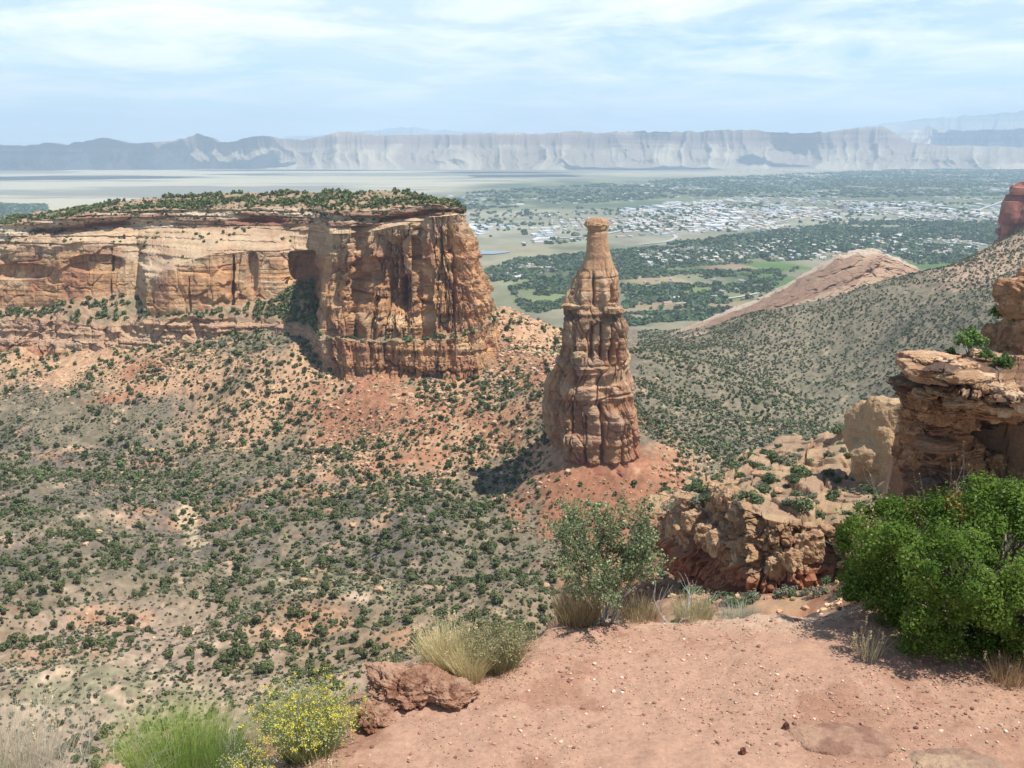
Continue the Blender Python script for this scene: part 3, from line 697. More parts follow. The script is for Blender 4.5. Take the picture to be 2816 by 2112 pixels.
lay = vn((Pf[..., 2]-0.30*Pf[..., 0])/7.0, sf/300, 0, 401); lay2 = vn((Pf[..., 2]-0.30*Pf[..., 0])/18.0, sf/200, 0, 402)
df = 5.5*np.sign(lay)*np.abs(lay)**0.5+7*np.sign(lay2)*np.abs(lay2)**0.6+3.5*fbm(sf/30, Rf*3, 0, 403, 5, 0.6)-5*sst(0.55, 0.9, ridge(sf/60+Rf*0.6, Rf*1.2, 0, 404, 3))
fa, fb_, fI, fu, fv_ = cells(sf/34+Rf*0.5, Rf*2.3, 411, 4.0, True); df = df+(fI-0.5)*7+((fI*37.7)%1-0.5)*9*fu-6*(1-np.clip((fb_-fa)/0.08, 0, 1))**2
Pf2 = Pf+Nf*df[..., None]*0.9; Pf2[..., 2] += 1.8*fbm(sf/18, Rf*4, 0, 405, 4)*sst(0.3, 1, Rf)
cf = mixc((0.35, 0.24, 0.165), (0.25, 0.16, 0.11), sst(-0.3, 0.4, lay2+0.5*lay))
cf = mixc(cf, (0.46, 0.38, 0.29), sst(0.1, 0.5, sst(4.2, 5.6, Rf)-0.5+0.6*fbm(sf/50, Rf, 0, 407)+sst(330, 420, sf)*0.5)*0.8)
cf = mixc(cf, (0.40, 0.29, 0.20), (1-sst(1.8, 2.2, Rf))*0.7)
fold = empty('slickrock_fold', tuple(float(q) for q in A[1, 7]))
tag(fold, 'bare pinkish slickrock hump with long tail, beyond the scrubby hill at the valley edge', 'rock ridge')
part_at(fold, 'rock_face', Pf2, cf, M_ROCK)

# ------------------------------------------------------------------ ledgy outcrop in the middle distance, right of the shrub
LED = [
 [(1385,1120,215),(1395,1095,218),(1420,1080,232),(1450,1062,245)],
 [(1425,1150,196),(1428,1118,198),(1445,1095,212),(1468,1068,232)],
 [(1478,1196,176),(1478,1078,182),(1498,1060,194),(1530,1028,228)],
 [(1520,1205,172),(1518,1110,177),(1530,1060,192),(1560,1010,230)],
 [(1545,1222,166),(1545,1068,172),(1560,1040,190),(1590,995,230)],
 [(1562,1228,158),(1568,1078,166),(1590,1030,188),(1625,972,230)],
 [(1600,1262,151),(1600,1095,157),(1635,1020,190),(1650,962,230)],
 [(1650,1268,149),(1650,1125,154),(1680,1025,186),(1690,950,228)],
 [(1720,1255,148),(1712,1138,152),(1730,1030,184),(1740,948,226)],
 [(1775,1240,150),(1770,1146,154),(1780,1035,182),(1790,940,222)],
 [(1800,1236,149),(1800,1130,153),(1820,1040,180),(1830,935,218)],
 [(1850,1250,146),(1850,1125,150),(1870,1040,176),(1890,930,212)],
 [(1950,1260,140),(1950,1125,145),(1960,1040,170),(1980,930,206)],
 [(2100,1270,130),(2100,1125,135),(2110,1040,160),(2130,930,196)],
]
A = from_table(LED)
b0 = A[0].copy(); b0[:, 1] += 2.0; b0[:, 2] -= 6
e0 = A[-1].copy(); e0[:, 1] += 30; e0[:, 2] -= 22
A = np.concatenate([b0[None], A, e0[None]], 0)
Pl, sl_, Rl = loft(A, 620, [10, 110, 70, 60, 12])
Nl = hnormal(Pl, 6)
hl = Pl[..., 2]
d1, I1, J1, a1 = rock_disp(sl_*3.0, hl*3.0, None, 1.0, 12, 12, 500, 1.6, 0.8)
d1 = d1/3.0
wcl = 1-sst(1.9, 2.15, Rl)
under = -2.0*np.exp(-((np.clip(Rl, 0, 2)-1.12)/0.16)**2)*(0.6+0.5*vn(sl_/7, 0, 0, 502))
slab = vn((hl+0.25*Pl[..., 0]*0.3)/1.1, sl_/14, 0, 503); slab2 = vn(hl/2.8, sl_/9, 0, 504)
crk = -2.2*(1-np.clip(cells(sl_/7.0, Rl*2.6, 505)[1]-cells(sl_/7.0, Rl*2.6, 505)[0], 0, 0.12)/0.12)**2
Pl2 = Pl + Nl*(wcl*(d1*1.25+under))[..., None]
wtop = (1-wcl)
ta, tb, tI, tu, tv = cells(sl_/8.0+1.7+0.3*vn(sl_/5, Rl*4, 0, 517), Rl*4.2+0.3*vn(sl_/6, Rl*3, 0, 518), 515, 4.0, True); qa_, qb_, qI, qu, qv = cells(sl_/2.8, Rl*10.0, 516, 4.0, True)
Pl2[..., 2] += wtop*(0.7*np.sign(slab)*np.abs(slab)**0.4+0.5*slab2-1.3*(1-np.clip((tb-ta)/0.10, 0, 1))**2+(tI-0.5)*1.8+((tI*37.7)%1-0.5)*2.2*tu+((tI*77.7)%1-0.2)*1.2*tv+(qI-0.5)*0.5+((qI*37.7)%1-0.5)*0.8*qu+0.35*fbm(sl_/5, Rl*5, 0, 506, 4, 0.6))
cl_ = rock_color(sl_*3, hl*3, None, I1, J1, a1, 500, ((0.36, 0.245, 0.150), (0.43, 0.32, 0.21), (0.26, 0.15, 0.10), (0.15, 0.105, 0.085)))
cl_ = mixc(cl_, (0.43, 0.32, 0.21), wtop*0.6); cl_ = mixc(cl_, (0.31, 0.21, 0.15), sst(0.1, 0.5, fbm(sl_/8, Rl*4, 0, 508, 4))*0.7*wtop)
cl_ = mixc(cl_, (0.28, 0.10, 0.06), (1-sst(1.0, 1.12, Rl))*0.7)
ledge = empty('rock_outcrop', tuple(float(q) for q in A[1, 8]))
tag(ledge, 'pale stepped sandstone outcrop with undercut cliff, between leafy shrub and juniper bush', 'rock outcrop')
part_at(ledge, 'rock_face', Pl2, cl_*np.array([0.90, 0.86, 0.82]), M_ROCKN)
_r = RS(555); _ii = np.argwhere((Rl > 2.1) & (Rl < 3.9) & (proj(Pl2)[0] < 860)); _ii = _ii[_r.randint(len(_ii), size=46)]
for k_, (a_, b_) in enumerate(_ii):
    s3 = 0.7+1.5*_r.rand()**2
    rock('loose_slab', rel(ledge, Pl2[a_, b_]), (s3*1.5, s3*1.1, s3*0.36), 560+k_ % 9, ((0.40, 0.28, 0.175), (0.47, 0.35, 0.23), (0.27, 0.16, 0.105)), M_ROCKN, parent=ledge, n=14, box=0.7, facet=0.3, rough=0.06, rz=_r.rand()*6, tilt=_r.normal()*0.15)

_ii = np.argwhere((Rl > 1.05) & (Rl < 1.98) & (proj(Pl2)[0] < 880)); _ii = _ii[_r.randint(len(_ii), size=44)]
for k_, (a_, b_) in enumerate(_ii):
    s3 = 0.9+1.3*_r.rand()**1.3
    rock('fractured_block', rel(ledge, Pl2[a_, b_]+np.array([0, 0.3, 0])), (s3*1.3, s3*1.0, s3*(0.7+0.8*_r.rand())), 580+k_ % 13, ((0.37, 0.25, 0.155), (0.45, 0.33, 0.22), (0.21, 0.125, 0.085)), M_ROCKN, parent=ledge, n=20, box=0.8, facet=0.32, rough=0.06, rz=_r.normal()*0.4, tilt=_r.normal()*0.08)
# tan domed slab beside the dark outcrop
ds_ = rock('sandstone_slab', at(1962*K, 972*K, 176) + np.array([0, 4, -1.0]), (9.5, 8, 10.0), 31, ((0.39, 0.28, 0.175), (0.44, 0.335, 0.22), (0.30, 0.20, 0.13)), M_ROCKN, n=100, box=0.75, facet=0.3, rough=0.035, beds=0.012, freq=1.1, rz=0.35, tilt=-0.12)
tag(ds_, 'smooth tan domed sandstone slab left of the dark overhanging outcrop', 'rock slab')

# ------------------------------------------------------------------ dark overhanging outcrop, right edge
OV = [  # x, y, Y down each column: top back, rim, brow, throat, cheek, foot, buried
 [(1985,790,104),(1975,800,101),(1958,820,100),(1962,850,101),(1975,905,103),(1960,1010,104),(1940,1120,105)],
 [(1962,778,99),(1955,785,97),(1942,812,95.5),(1950,845,97),(1985,915,98.5),(1968,1010,100),(1955,1120,101)],
 [(1975,764,96),(1968,775,92),(1955,822,91.5),(1990,870,95),(1995,930,96),(1975,1010,97),(1962,1120,98)],
 [(2020,762,95),(2010,775,89),(2000,830,88.5),(2010,880,92),(2030,950,93),(2010,1020,94),(1995,1120,95)],
 [(2080,768,95),(2065,800,88),(2055,850,87.5),(2055,886,92),(2070,935,101),(2060,1020,95),(2050,1120,95)],
 [(2130,775,94),(2120,815,87),(2115,865,86.5),(2112,888,92),(2120,935,107),(2120,1020,103),(2110,1120,103)],
 [(2180,780,92),(2170,830,86),(2170,870,85.5),(2170,892,93),(2175,940,112),(2170,1010,110),(2160,1120,109)],
 [(2240,785,90),(2230,835,84),(2230,880,83.5),(2230,896,94),(2235,945,114),(2230,1010,112),(2220,1120,111)],
 [(2330,785,88),(2320,830,82),(2320,880,81.5),(2320,910,88),(2320,950,100),(2320,1010,98),(2320,1120,95)],
 [(2500,785,84),(2500,830,78),(2500,880,77.5),(2500,910,82),(2500,950,88),(2500,1010,88),(2500,1120,88)],
]
A = np.array([[at(c_[0]*K, c_[1]*K, c_[2]) for c_ in colm] for colm in OV]).transpose(1, 0, 2)[::-1]
t1 = A[-1].copy(); t1 *= (t1[:, 1:2]+9)/t1[:, 1:2]; t1[:, 2] -= 0.6
t2 = t1.copy(); t2[:, 1] += 5; t2[:, 2] -= 22
A = np.concatenate([A, t1[None], t2[None]], 0)
Po, so_, Ro = loft(A, 420, [26, 50, 60, 50, 56, 40, 40, 12])
No = hnormal(Po, 8); ho = Po[..., 2]
d1, I1, J1, a1 = rock_disp(so_*5, ho*5, None, 1.0, 14, 14, 600, 1.3, 1.2)
d1 = d1/5.0
bo = vn(ho/0.55, so_/6, 0, 603); bo2 = vn(ho/1.6, so_/7, 0, 604)
wv = 1-sst(5.9, 6.1, Ro)
bl1, bl2, blI = cells(so_/4.2+0.5*vn(ho/2, so_/5, 0, 609), ho/1.9, 610)
crv_ = np.clip((bl2-bl1)/0.16, 0, 1)
Po2 = Po + No*(wv*(d1*0.85+(0.35+0.4*sst(3.5, 4.5, Ro))*np.sign(bo)*np.abs(bo)**0.35+0.7*np.sign(bo2)*np.abs(bo2)**0.5+(blI-0.5)*1.7*sst(2.6, 3.4, Ro)-(1-crv_)**2*1.3*sst(2.6, 3.4, Ro)))[..., None]
nw = fbm(Po[..., 1]/1.8+Po[..., 0]/2.3, ho/1.5, 0, 630, 5, 0.62); nb3 = vn(ho/0.8, (Po[..., 0]+Po[..., 1])/9, 0, 631)
Po2 = Po2 + No*(wv*(0.75*nw+0.35*np.sign(nb3)*np.abs(nb3)**0.4)*(1-sst(4.5, 5.2, Ro)*0.6))[..., None]
Po2[..., 2] += (1-wv)*(0.7*fbm(Po[..., 0]/3, Po[..., 1]/3, 0, 605, 5, 0.6)+0.5*np.sign(vn(Po[..., 1]/2, Po[..., 0]/4, 0, 606)))
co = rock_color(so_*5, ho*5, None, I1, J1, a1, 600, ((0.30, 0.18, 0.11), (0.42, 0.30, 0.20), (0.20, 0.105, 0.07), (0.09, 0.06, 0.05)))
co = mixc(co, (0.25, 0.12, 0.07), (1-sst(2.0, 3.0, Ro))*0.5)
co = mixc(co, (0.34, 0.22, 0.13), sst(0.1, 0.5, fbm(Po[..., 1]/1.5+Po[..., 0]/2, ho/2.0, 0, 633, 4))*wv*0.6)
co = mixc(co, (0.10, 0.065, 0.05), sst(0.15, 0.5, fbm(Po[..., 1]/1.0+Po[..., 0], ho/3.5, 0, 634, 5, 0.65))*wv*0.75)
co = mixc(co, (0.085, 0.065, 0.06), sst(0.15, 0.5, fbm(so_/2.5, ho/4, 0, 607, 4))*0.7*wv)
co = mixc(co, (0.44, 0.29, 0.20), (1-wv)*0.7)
overh = empty('overhanging_outcrop', tuple(float(q) for q in A[0, 4]))
tag(overh, 'dark overhanging sandstone outcrop with a black cave-like hollow, at the right edge above the juniper', 'rock outcrop')
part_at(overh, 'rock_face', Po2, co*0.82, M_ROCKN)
for i, (x, y, Y, sx, sy, sz, sd_) in enumerate([(2005,772,92,2.6,2.6,0.5,51),(2060,790,91,2.2,2.0,0.7,52),(2040,812,89.5,1.7,1.5,0.7,53),(2110,818,88,1.6,1.6,0.6,54),(2150,835,87,2.0,1.5,0.6,55),(2190,842,86,2.6,1.8,0.7,56),(2215,860,85,2.4,1.8,1.0,57),(1975,800,95,1.2,1.8,0.9,58),(2125,765,97,1.3,1.3,0.6,59)]):
    rock('ledge_slab', rel(overh, at(x*K, y*K, Y)), (sx, sy, sz), sd_, ((0.46, 0.31, 0.20), (0.56, 0.44, 0.32), (0.28, 0.16, 0.11)), M_ROCKN, parent=overh, n=26, box=0.5, facet=0.25, rough=0.09, rz=sd_*1.3, tilt=0.05)
_r = RS(611)
for k_ in range(26):
    x = 1990+_r.rand()*230; y = 780+(x-1950)*0.20+_r.rand()*(62+0.1*(x-1950)); Y_ = 91.5-(x-1950)*0.022-_r.rand()*0.6; s3 = 0.8+1.3*_r.rand()**2
    rock('ledge_slab', rel(overh, at(x*K, y*K, Y_)), (s3*1.5, s3*1.2, s3*0.30), 620+k_ % 11, ((0.33, 0.215, 0.135), (0.44, 0.33, 0.23), (0.19, 0.11, 0.075)), M_ROCKN, parent=overh, n=16, box=0.65, facet=0.3, rough=0.09, rz=_r.rand()*6, tilt=_r.normal()*0.08)
for k_, (x, y, Y_, sx, sy, sz) in enumerate([(1985,905,98,2.3,2.0,2.4),(2030,885,93,2.2,1.6,1.5),(1995,960,98.5,1.9,1.8,2.2),(2045,935,96,2.2,1.8,2.0),(1978,850,93.5,2.0,1.6,1.5),(2075,905,94,1.8,1.3,1.1),(2105,880,92,1.9,1.3,0.8),(2150,892,91,2.2,1.4,0.8),(2200,885,89,2.4,1.5,0.9),(2020,1000,97,2.4,1.6,2.2),(2080,985,97,2.0,1.8,1.9),(2060,855,90,2.2,1.4,0.9),(1960,980,100,1.3,1.5,2.3),(2135,1000,99,2.3,1.6,1.2)]):
    rock('rock_mass', rel(overh, at(x*K, y*K, Y_)), (sx, sy, sz), 640+k_, ((0.30, 0.18, 0.105), (0.40, 0.28, 0.18), (0.15, 0.09, 0.065)), M_ROCKN, parent=overh, n=40, box=0.6, facet=0.32, rough=0.11, beds=0.10, freq=1.6, rz=_r.rand()*6, tilt=_r.normal()*0.12)
# upright rock stack behind it
DKR = ((0.30, 0.18, 0.11), (0.40, 0.27, 0.175), (0.19, 0.10, 0.07))
stk = empty('rock_stack', tuple(float(q) for q in at(2215*K, 790*K, 99)))
tag(stk, 'brown rounded rock stack standing on the dark outcrop at the right edge', 'rock stack')
for (x, y, Y, sx, sy, sz, sd_, pal) in [(2236,722,98,3.2,3.5,4.6,61,DKR),(2240,648,98,3.9,4,2.3,62,DKR),(2245,618,100,2.6,3,2.0,63,DKR),(2180,740,101,2.6,3,2.2,64,DKR),(2205,778,97,2.4,2.4,1.2,65,TAN)]:
    rock('boulder', rel(stk, at(x*K, y*K, Y)), (sx, sy, sz), sd_, pal, M_ROCKN, parent=stk, n=44, box=0.45, facet=0.25, rough=0.07, beds=0.03)

# far red butte on the right skyline
butte = empty('red_butte', tuple(float(q) for q in at(2215*K, 515*K, 1570)))
tag(butte, 'distant dark red fluted cliff standing on the hilltop at the right edge', 'butte')
rows = []
BT = [(515,2171),(500,2173),(470,2180),(450,2183),(430,2192),(415,2197),(405,2203),(401,2209)]
nb = 260; zr = []
for y, x in BT:
    pl = at(x*K, y*K, 1570); zr.append((pl[2], pl[0]))
zr = np.array(zr); z_ = np.linspace(zr[0, 0]-25, zr[-1, 0], 110); xl = np.interp(z_, zr[:, 0], zr[:, 1])
tt = np.linspace(0, 1, nb)
XX = xl[:, None] + np.concatenate([np.linspace(0, 0, 60), np.linspace(0, 330, 200)])[None]
XX = XX + np.concatenate([np.linspace(75, 0, 60), np.zeros(200)])[None]
YB = 1570 + np.concatenate([np.linspace(160, 0, 60), np.linspace(0, -60, 200)])[None] + 0*XX
ZB = z_[:, None] + 0*XX
sB = np.concatenate([np.linspace(0, 160, 60), 160+np.linspace(0, 330, 200)])[None]+0*XX
PB = np.stack([XX, YB, ZB], -1); NB = hnormal(PB, 4)
dB = 7*np.abs(np.sin(sB/9+2*vn(sB/30, ZB/60, 0, 701)))+5*fbm(sB/20, ZB/50, 0, 702)+3*np.sign(vn(ZB/9, sB/200, 0, 703))
PB = PB + NB*dB[..., None]
PB = np.concatenate([PB, (PB[-1]+np.array([75, 140, -22]))[None]], 0)
cB = mixc((0.36, 0.15, 0.10), (0.26, 0.10, 0.075), sst(-0.3, 0.4, vn(ZB/12, sB/100, 0, 704))); cB = np.concatenate([cB, cB[-1:]], 0)
part_at(butte, 'rock_face', PB, cB, M_ROCK)
# ------------------------------------------------------------------ far cliffs, blue ranges
def far_range(name, sky, base, Yb, depth, nx, seed, spur, mats, kind='structure', label=None, pale=None, gl=380.0):
    sk = np.array(sky, float); bs = np.array(base, float)
    xs = np.linspace(sk[0, 0], sk[-1, 0], nx)
    ys = np.interp(xs, sk[:, 0], sk[:, 1]); yb = np.interp(xs, bs[:, 0], bs[:, 1])
    ys = ys + 2.6*fbm(xs/14, xs*0, 0, seed+40, 4, 0.6); top = at(xs*K, ys*K, Yb+depth); foot = at(xs*K, yb*K, Yb+0*xs)
    foot[:, 2] = -422.0
    n = 90; f = np.linspace(0, 1, n)[:, None]
    s = foot[:, 0][None]+0*f
    big = ridge(s/(gl*7)+seed, f*0.3, 0, seed, 3); g1 = ridge(s/gl+0.3*fbm(s/500, f*2, 0, seed+4), f*0.5, 0, seed+1, 3)
    prof = f**1.12*0.80 + 0.20*sst(0.80, 0.97, f)       # concave skirts under an upper cliff
    prof = np.where(f < 0.04, prof*0.6, prof)
    sp = (big-0.25)*spur[0] + (g1-0.35)*spur[1]
    g2 = ridge(s/(gl*0.38), f*0.9, 0, seed+9, 2)
    sp = sp*np.sin(np.pi*np.clip(f*0.9+0.05, 0, 1))**0.7 + (g2-0.3)*40*np.sin(np.pi*f)
    Yv = foot[:, 1][None] + f*depth - sp
    Xv = foot[:, 0][None]*(Yv/foot[:, 1][None])
    Zt = top[:, 2][None]
    Zv = -422 + (Zt+422)*prof*(1-0.28*np.clip(g1-0.2, -1, 1)*np.sin(np.pi*f)*-0.6) 
    Zv = Zv + (g1-0.4)*50*np.sin(np.pi*f) + 22*np.sign(vn(Zv/45, s/4000, 0, seed+5))*sst(0.5, 0.8, f)*np.sin(np.pi*f)
    Zv[-1] = top[:, 2]
    Pv = np.stack([Xv, Yv, Zv], -1)
    bk = Pv[-1].copy(); bk[:, 1] += 2500; bk[:, 0] *= 1.12
    bk2 = bk.copy(); bk2[:, 1] += 500; bk2[:, 2] = -430
    Pv = np.concatenate([Pv, bk[None], bk2[None]], 0)
    c1, c2, c3 = mats
    cc = mixc(c1, c2, sst(-0.1, 0.5, g1-0.3+0.5*fbm(s/700, Zv/200, 0, seed+6)))
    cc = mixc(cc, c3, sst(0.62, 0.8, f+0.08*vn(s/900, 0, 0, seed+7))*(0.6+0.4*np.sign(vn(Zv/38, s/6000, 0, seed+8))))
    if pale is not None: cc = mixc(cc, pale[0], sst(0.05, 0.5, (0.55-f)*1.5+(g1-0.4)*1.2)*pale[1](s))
    cc = np.concatenate([cc, cc[-1:], cc[-1:]], 0)
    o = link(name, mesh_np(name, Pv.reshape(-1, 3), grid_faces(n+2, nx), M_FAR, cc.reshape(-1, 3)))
    tag(o, kind='structure')
    return o
CL = [(-500,318),(-200,316),(0,314),(60,315),(110,310),(150,312),(200,303),(235,297),(265,305),(300,312),(340,308),(375,304),(410,296),(432,289),(445,292),(470,304),(490,309),(520,301),(555,293),(575,293),(600,298),(640,303),(680,298),(710,292),(740,284),(770,285),(800,290),(860,292),(950,290),(1050,289),(1100,286),(1180,289),(1240,284),(1300,286),(1360,284),(1450,285),(1540,283),(1600,279),(1660,285),(1720,288),(1780,285),(1830,279),(1870,273),(1895,271),(1910,277),(1930,290),(1960,304),(2000,312),(2050,316),(2100,315),(2200,319),(2400,318)]
CB = [(-500,382),(0,376),(300,370),(500,363),(700,356),(1000,352),(1500,349),(2400,346)]
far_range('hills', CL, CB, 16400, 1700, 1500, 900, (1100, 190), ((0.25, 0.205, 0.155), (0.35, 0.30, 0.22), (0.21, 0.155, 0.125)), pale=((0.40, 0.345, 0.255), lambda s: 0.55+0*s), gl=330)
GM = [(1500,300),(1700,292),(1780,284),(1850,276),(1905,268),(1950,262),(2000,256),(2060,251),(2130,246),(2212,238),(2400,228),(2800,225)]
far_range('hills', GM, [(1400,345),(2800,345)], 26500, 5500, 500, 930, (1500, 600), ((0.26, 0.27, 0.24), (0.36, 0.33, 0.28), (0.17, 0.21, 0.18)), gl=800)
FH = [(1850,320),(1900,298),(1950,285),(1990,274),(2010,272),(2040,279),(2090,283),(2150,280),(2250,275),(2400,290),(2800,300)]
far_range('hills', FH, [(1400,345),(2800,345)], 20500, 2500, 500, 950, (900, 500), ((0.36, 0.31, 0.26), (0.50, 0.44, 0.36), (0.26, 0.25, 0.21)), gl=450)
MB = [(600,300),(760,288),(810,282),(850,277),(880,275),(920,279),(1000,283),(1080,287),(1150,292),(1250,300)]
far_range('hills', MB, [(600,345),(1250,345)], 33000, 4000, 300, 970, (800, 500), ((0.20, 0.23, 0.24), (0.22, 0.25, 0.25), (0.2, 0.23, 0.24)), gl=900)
# low pale badland swells at the foot of the cliffs
# ------------------------------------------------------------------ clouds above the far valley (their shadows lie on plain and cliffs)
M_CLOUD = mat_col('cloud', 0.001, 0.02, base=(0.9, 0.9, 0.92), rough=1.0)
def cloud(gx, gy, gz, rx, ry, seed, alt=3700):
    k = (alt-gz)/math.sin(SUN_EL)
    c = np.array([gx, gy, gz])+np.array(sd)*k
    V, F = sphere_pts(26); b = V/np.linalg.norm(V, axis=1, keepdims=True)
    d = 1+0.55*fbm(b[:, 0]*1.6+seed, b[:, 1]*1.6, b[:, 2], seed, 5, 0.6)
    V = b*d[:, None]*np.array([rx, ry, 170.0])
    o = link('cloud', mesh_np('cloud', V, F, M_CLOUD)); o.location = tuple(float(q) for q in c)
    tag(o, kind='structure')
for (px, py, rx, ry, sd_) in [(45, 178, 1700, 620, 1), (130, 177, 900, 330, 2), (520, 176, 700, 500, 3), (500, 172.5, 900, 400, 33), (640, 169.5, 1200, 300, 4), (300, 170.5, 1500, 380, 7), (245, 174.5, 500, 160, 13)]:
    p = on_z(px, py, -420.0); cloud(p[0], p[1], -420, rx, ry, sd_)
for (px, py, rx, ry, sd_) in [(40, 155, 1600, 1500, 8), (150, 152, 1000, 900, 9), (225, 152, 900, 800, 10), (757, 149, 260, 330, 11), (785, 155, 420, 220, 12), (60, 148, 1200, 900, 14), (1010, 140, 1500, 1500, 16)]:
    Yc = 17300 if px < 900 else 22000
    p = at(px, py, Yc); cloud(p[0], p[1], p[2], rx, ry, sd_)

# ------------------------------------------------------------------ water and roads of the valley
def ribbon(name, pts, wdt, mat, z=-417.6, col=None):
    P = np.array([on_z(x*K, y*K, z) for x, y in pts]); q = np.linspace(0, len(P)-1, len(P)*8)
    P = np.stack([np.interp(q, np.arange(len(P)), P[:, k]) for k in range(3)], -1)
    for _ in range(6): P[1:-1] = (P[:-2]+2*P[1:-1]+P[2:])/4
    T = np.gradient(P, axis=0)[:, :2]; T /= np.linalg.norm(T, axis=1, keepdims=True)
    Nn = np.stack([-T[:, 1], T[:, 0], 0*T[:, 0]], -1)
    w_ = np.interp(q/(len(pts)-1), np.linspace(0, 1, len(np.atleast_1d(wdt))), np.atleast_1d(wdt)) if not np.isscalar(wdt) else wdt
    w_ = np.broadcast_to(w_, q.shape)[:, None]
    V = np.concatenate([P-Nn*w_/2, P+Nn*w_/2]); n = len(P)
    F = [(i, i+1, n+i+1, n+i) for i in range(n-1)]
    o = link(name, mesh_np(name, V, np.array(F)[:, ::-1], mat)); tag(o, kind='structure'); return o
M_WATER, _t, _b_ = new_mat('water'); _b_.inputs['Base Color'].default_value = (0.16, 0.22, 0.25, 1); _b_.inputs['Roughness'].default_value = 0.25; _b_.inputs['Specular IOR Level'].default_value = 0.5
M_ROAD = mat_col('road', 0.05, 0.1, base=(0.40, 0.38, 0.35)); M_TRACK = mat_col('track', 0.05, 0.1, base=(0.52, 0.46, 0.37))
ribbon('river', [(1690,490),(1760,497),(1830,497),(1880,490),(1925,494),(1945,500),(1985,503),(2040,512),(2120,520)], [20, 40, 60, 110, 110, 90, 50, 30], M_WATER)
ribbon('river', [(1985,470),(2040,474),(2080,466)], [50, 80, 50], M_WATER)
ribbon('pond', [(990,546),(1030,545),(1060,545),(1098,543)], [70, 130, 120, 40], M_WATER, -417.3)
ribbon('road', [(1195,515),(1290,508),(1360,494),(1440,480),(1500,470),(1600,455),(1700,446)], 26, M_ROAD, -417.2)
ribbon('road', [(1360,494),(1420,500),(1455,505),(1462,513),(1440,522),(1380,528)], 18, M_ROAD, -416.9)
ribbon('road', [(1640,488),(1700,474),(1760,462),(1830,452)], 16, M_TRACK, -416.7)
ribbon('road', [(2100,458),(2150,440),(2190,425)], 18, M_TRACK, -416.7)
ribbon('road', [(1460,655),(1530,650),(1600,640),(1640,632)], 9, M_TRACK, -417.0)
# ------------------------------------------------------------------ buildings on the valley floor
def bldg_mesh(name, wx, wy, hh, gable, mat_w, mat_r):
    """walls with a low pitched roof, eaves standing proud"""
    V = []; F = []
    def bx(x0, x1, y0, y1, z0, z1):
        b = len(V); V.extend([(x0,y0,z0),(x1,y0,z0),(x1,y1,z0),(x0,y1,z0),(x0,y0,z1),(x1,y0,z1),(x1,y1,z1),(x0,y1,z1)])
        F.extend([(b,b+3,b+2,b+1),(b+4,b+5,b+6,b+7),(b,b+1,b+5,b+4),(b+1,b+2,b+6,b+5),(b+2,b+3,b+7,b+6),(b+3,b,b+4,b+7)])
    bx(-wx/2, wx/2, -wy/2, wy/2, -4, hh); nb_ = len(F)
    e = 0.6; b = len(V); x0, x1, y0, y1 = -wx/2-e, wx/2+e, -wy/2-e, wy/2+e; z0 = hh; g_ = hh+gable
    V.extend([(x0,y0,z0),(x1,y0,z0),(x1,y1,z0),(x0,y1,z0),(x0,0,g_),(x1,0,g_)])
    F.extend([(b,b+1,b+5,b+4),(b+2,b+3,b+4,b+5),(b+1,b+2,b+5,b+5),(b+3,b,b+4,b+4),(b,b+3,b+2,b+1)])
    me = bpy.data.meshes.new(name); Ff = [tuple(dict.fromkeys(f)) for f in F]
    me.from_pydata(V, [], Ff); me.materials.append(mat_w); me.materials.append(mat_r)
    for i, p in enumerate(me.polygons): p.material_index = 1 if i >= nb_ else 0
    return me
def flat(name, c, r=0.8): return mat_col(name, 0.2, 0.08, base=c, rough=r)
MW = [flat('white_metal', (0.60, 0.59, 0.56), 0.7), flat('pale_metal', (0.52, 0.53, 0.54), 0.7), flat('tan_stucco', (0.50, 0.40, 0.30)), flat('grey_shingle', (0.30, 0.28, 0.27)), flat('brown_shingle', (0.36, 0.25, 0.20)), flat('cream_wall', (0.62, 0.55, 0.45)), flat('blue_metal', (0.35, 0.45, 0.60), 0.5)]
rr = RS(5)
WH = [bldg_mesh('warehouse', *a) for a in [(70, 32, 8, 2, MW[1], MW[0]), (110, 45, 9, 2.5, MW[0], MW[0]), (45, 28, 7, 2, MW[5], MW[1]), (60, 40, 8, 2, MW[1], MW[6]), (30, 22, 6, 2, MW[2], MW[0])]]
HS = [bldg_mesh('house', *a) for a in [(19, 12, 4, 3, MW[5], MW[4]), (22, 13, 4.5, 3.2, MW[5], MW[3]), (17, 12, 6, 3, MW[0], MW[2]), (24, 12, 4, 2.6, MW[2], MW[0])]]
def in_poly(x, y, poly):
    ins = np.zeros(np.shape(x), bool); n = len(poly)
    for i in range(n):
        x0, y0 = poly[i]; x1, y1 = poly[(i+1) % n]
        c_ = ((y0 > y) != (y1 > y)) & (x < (x1-x0)*(y-y0)/(y1-y0+1e-9)+x0); ins ^= c_
    return ins
WZ = [([(1005,488),(1060,484),(1190,502),(1200,515),(1100,528),(1010,532)], 95, 'white roofed industrial building on the valley floor, between the mesa and the spire', 'industrial buildings between mesa and spire'),
      ([(1330,455),(1420,440),(1560,432),(1700,440),(1820,452),(1830,470),(1700,482),(1560,498),(1440,500),(1345,492)], 150, 'white roofed industrial building on the valley floor, right of the spire top', 'industrial buildings right of the spire top'),
      ([(1830,450),(2000,438),(2190,442),(2180,462),(1980,470),(1850,472)], 45, 'pale warehouse on the valley floor near the red butte', 'warehouses near the red butte')]
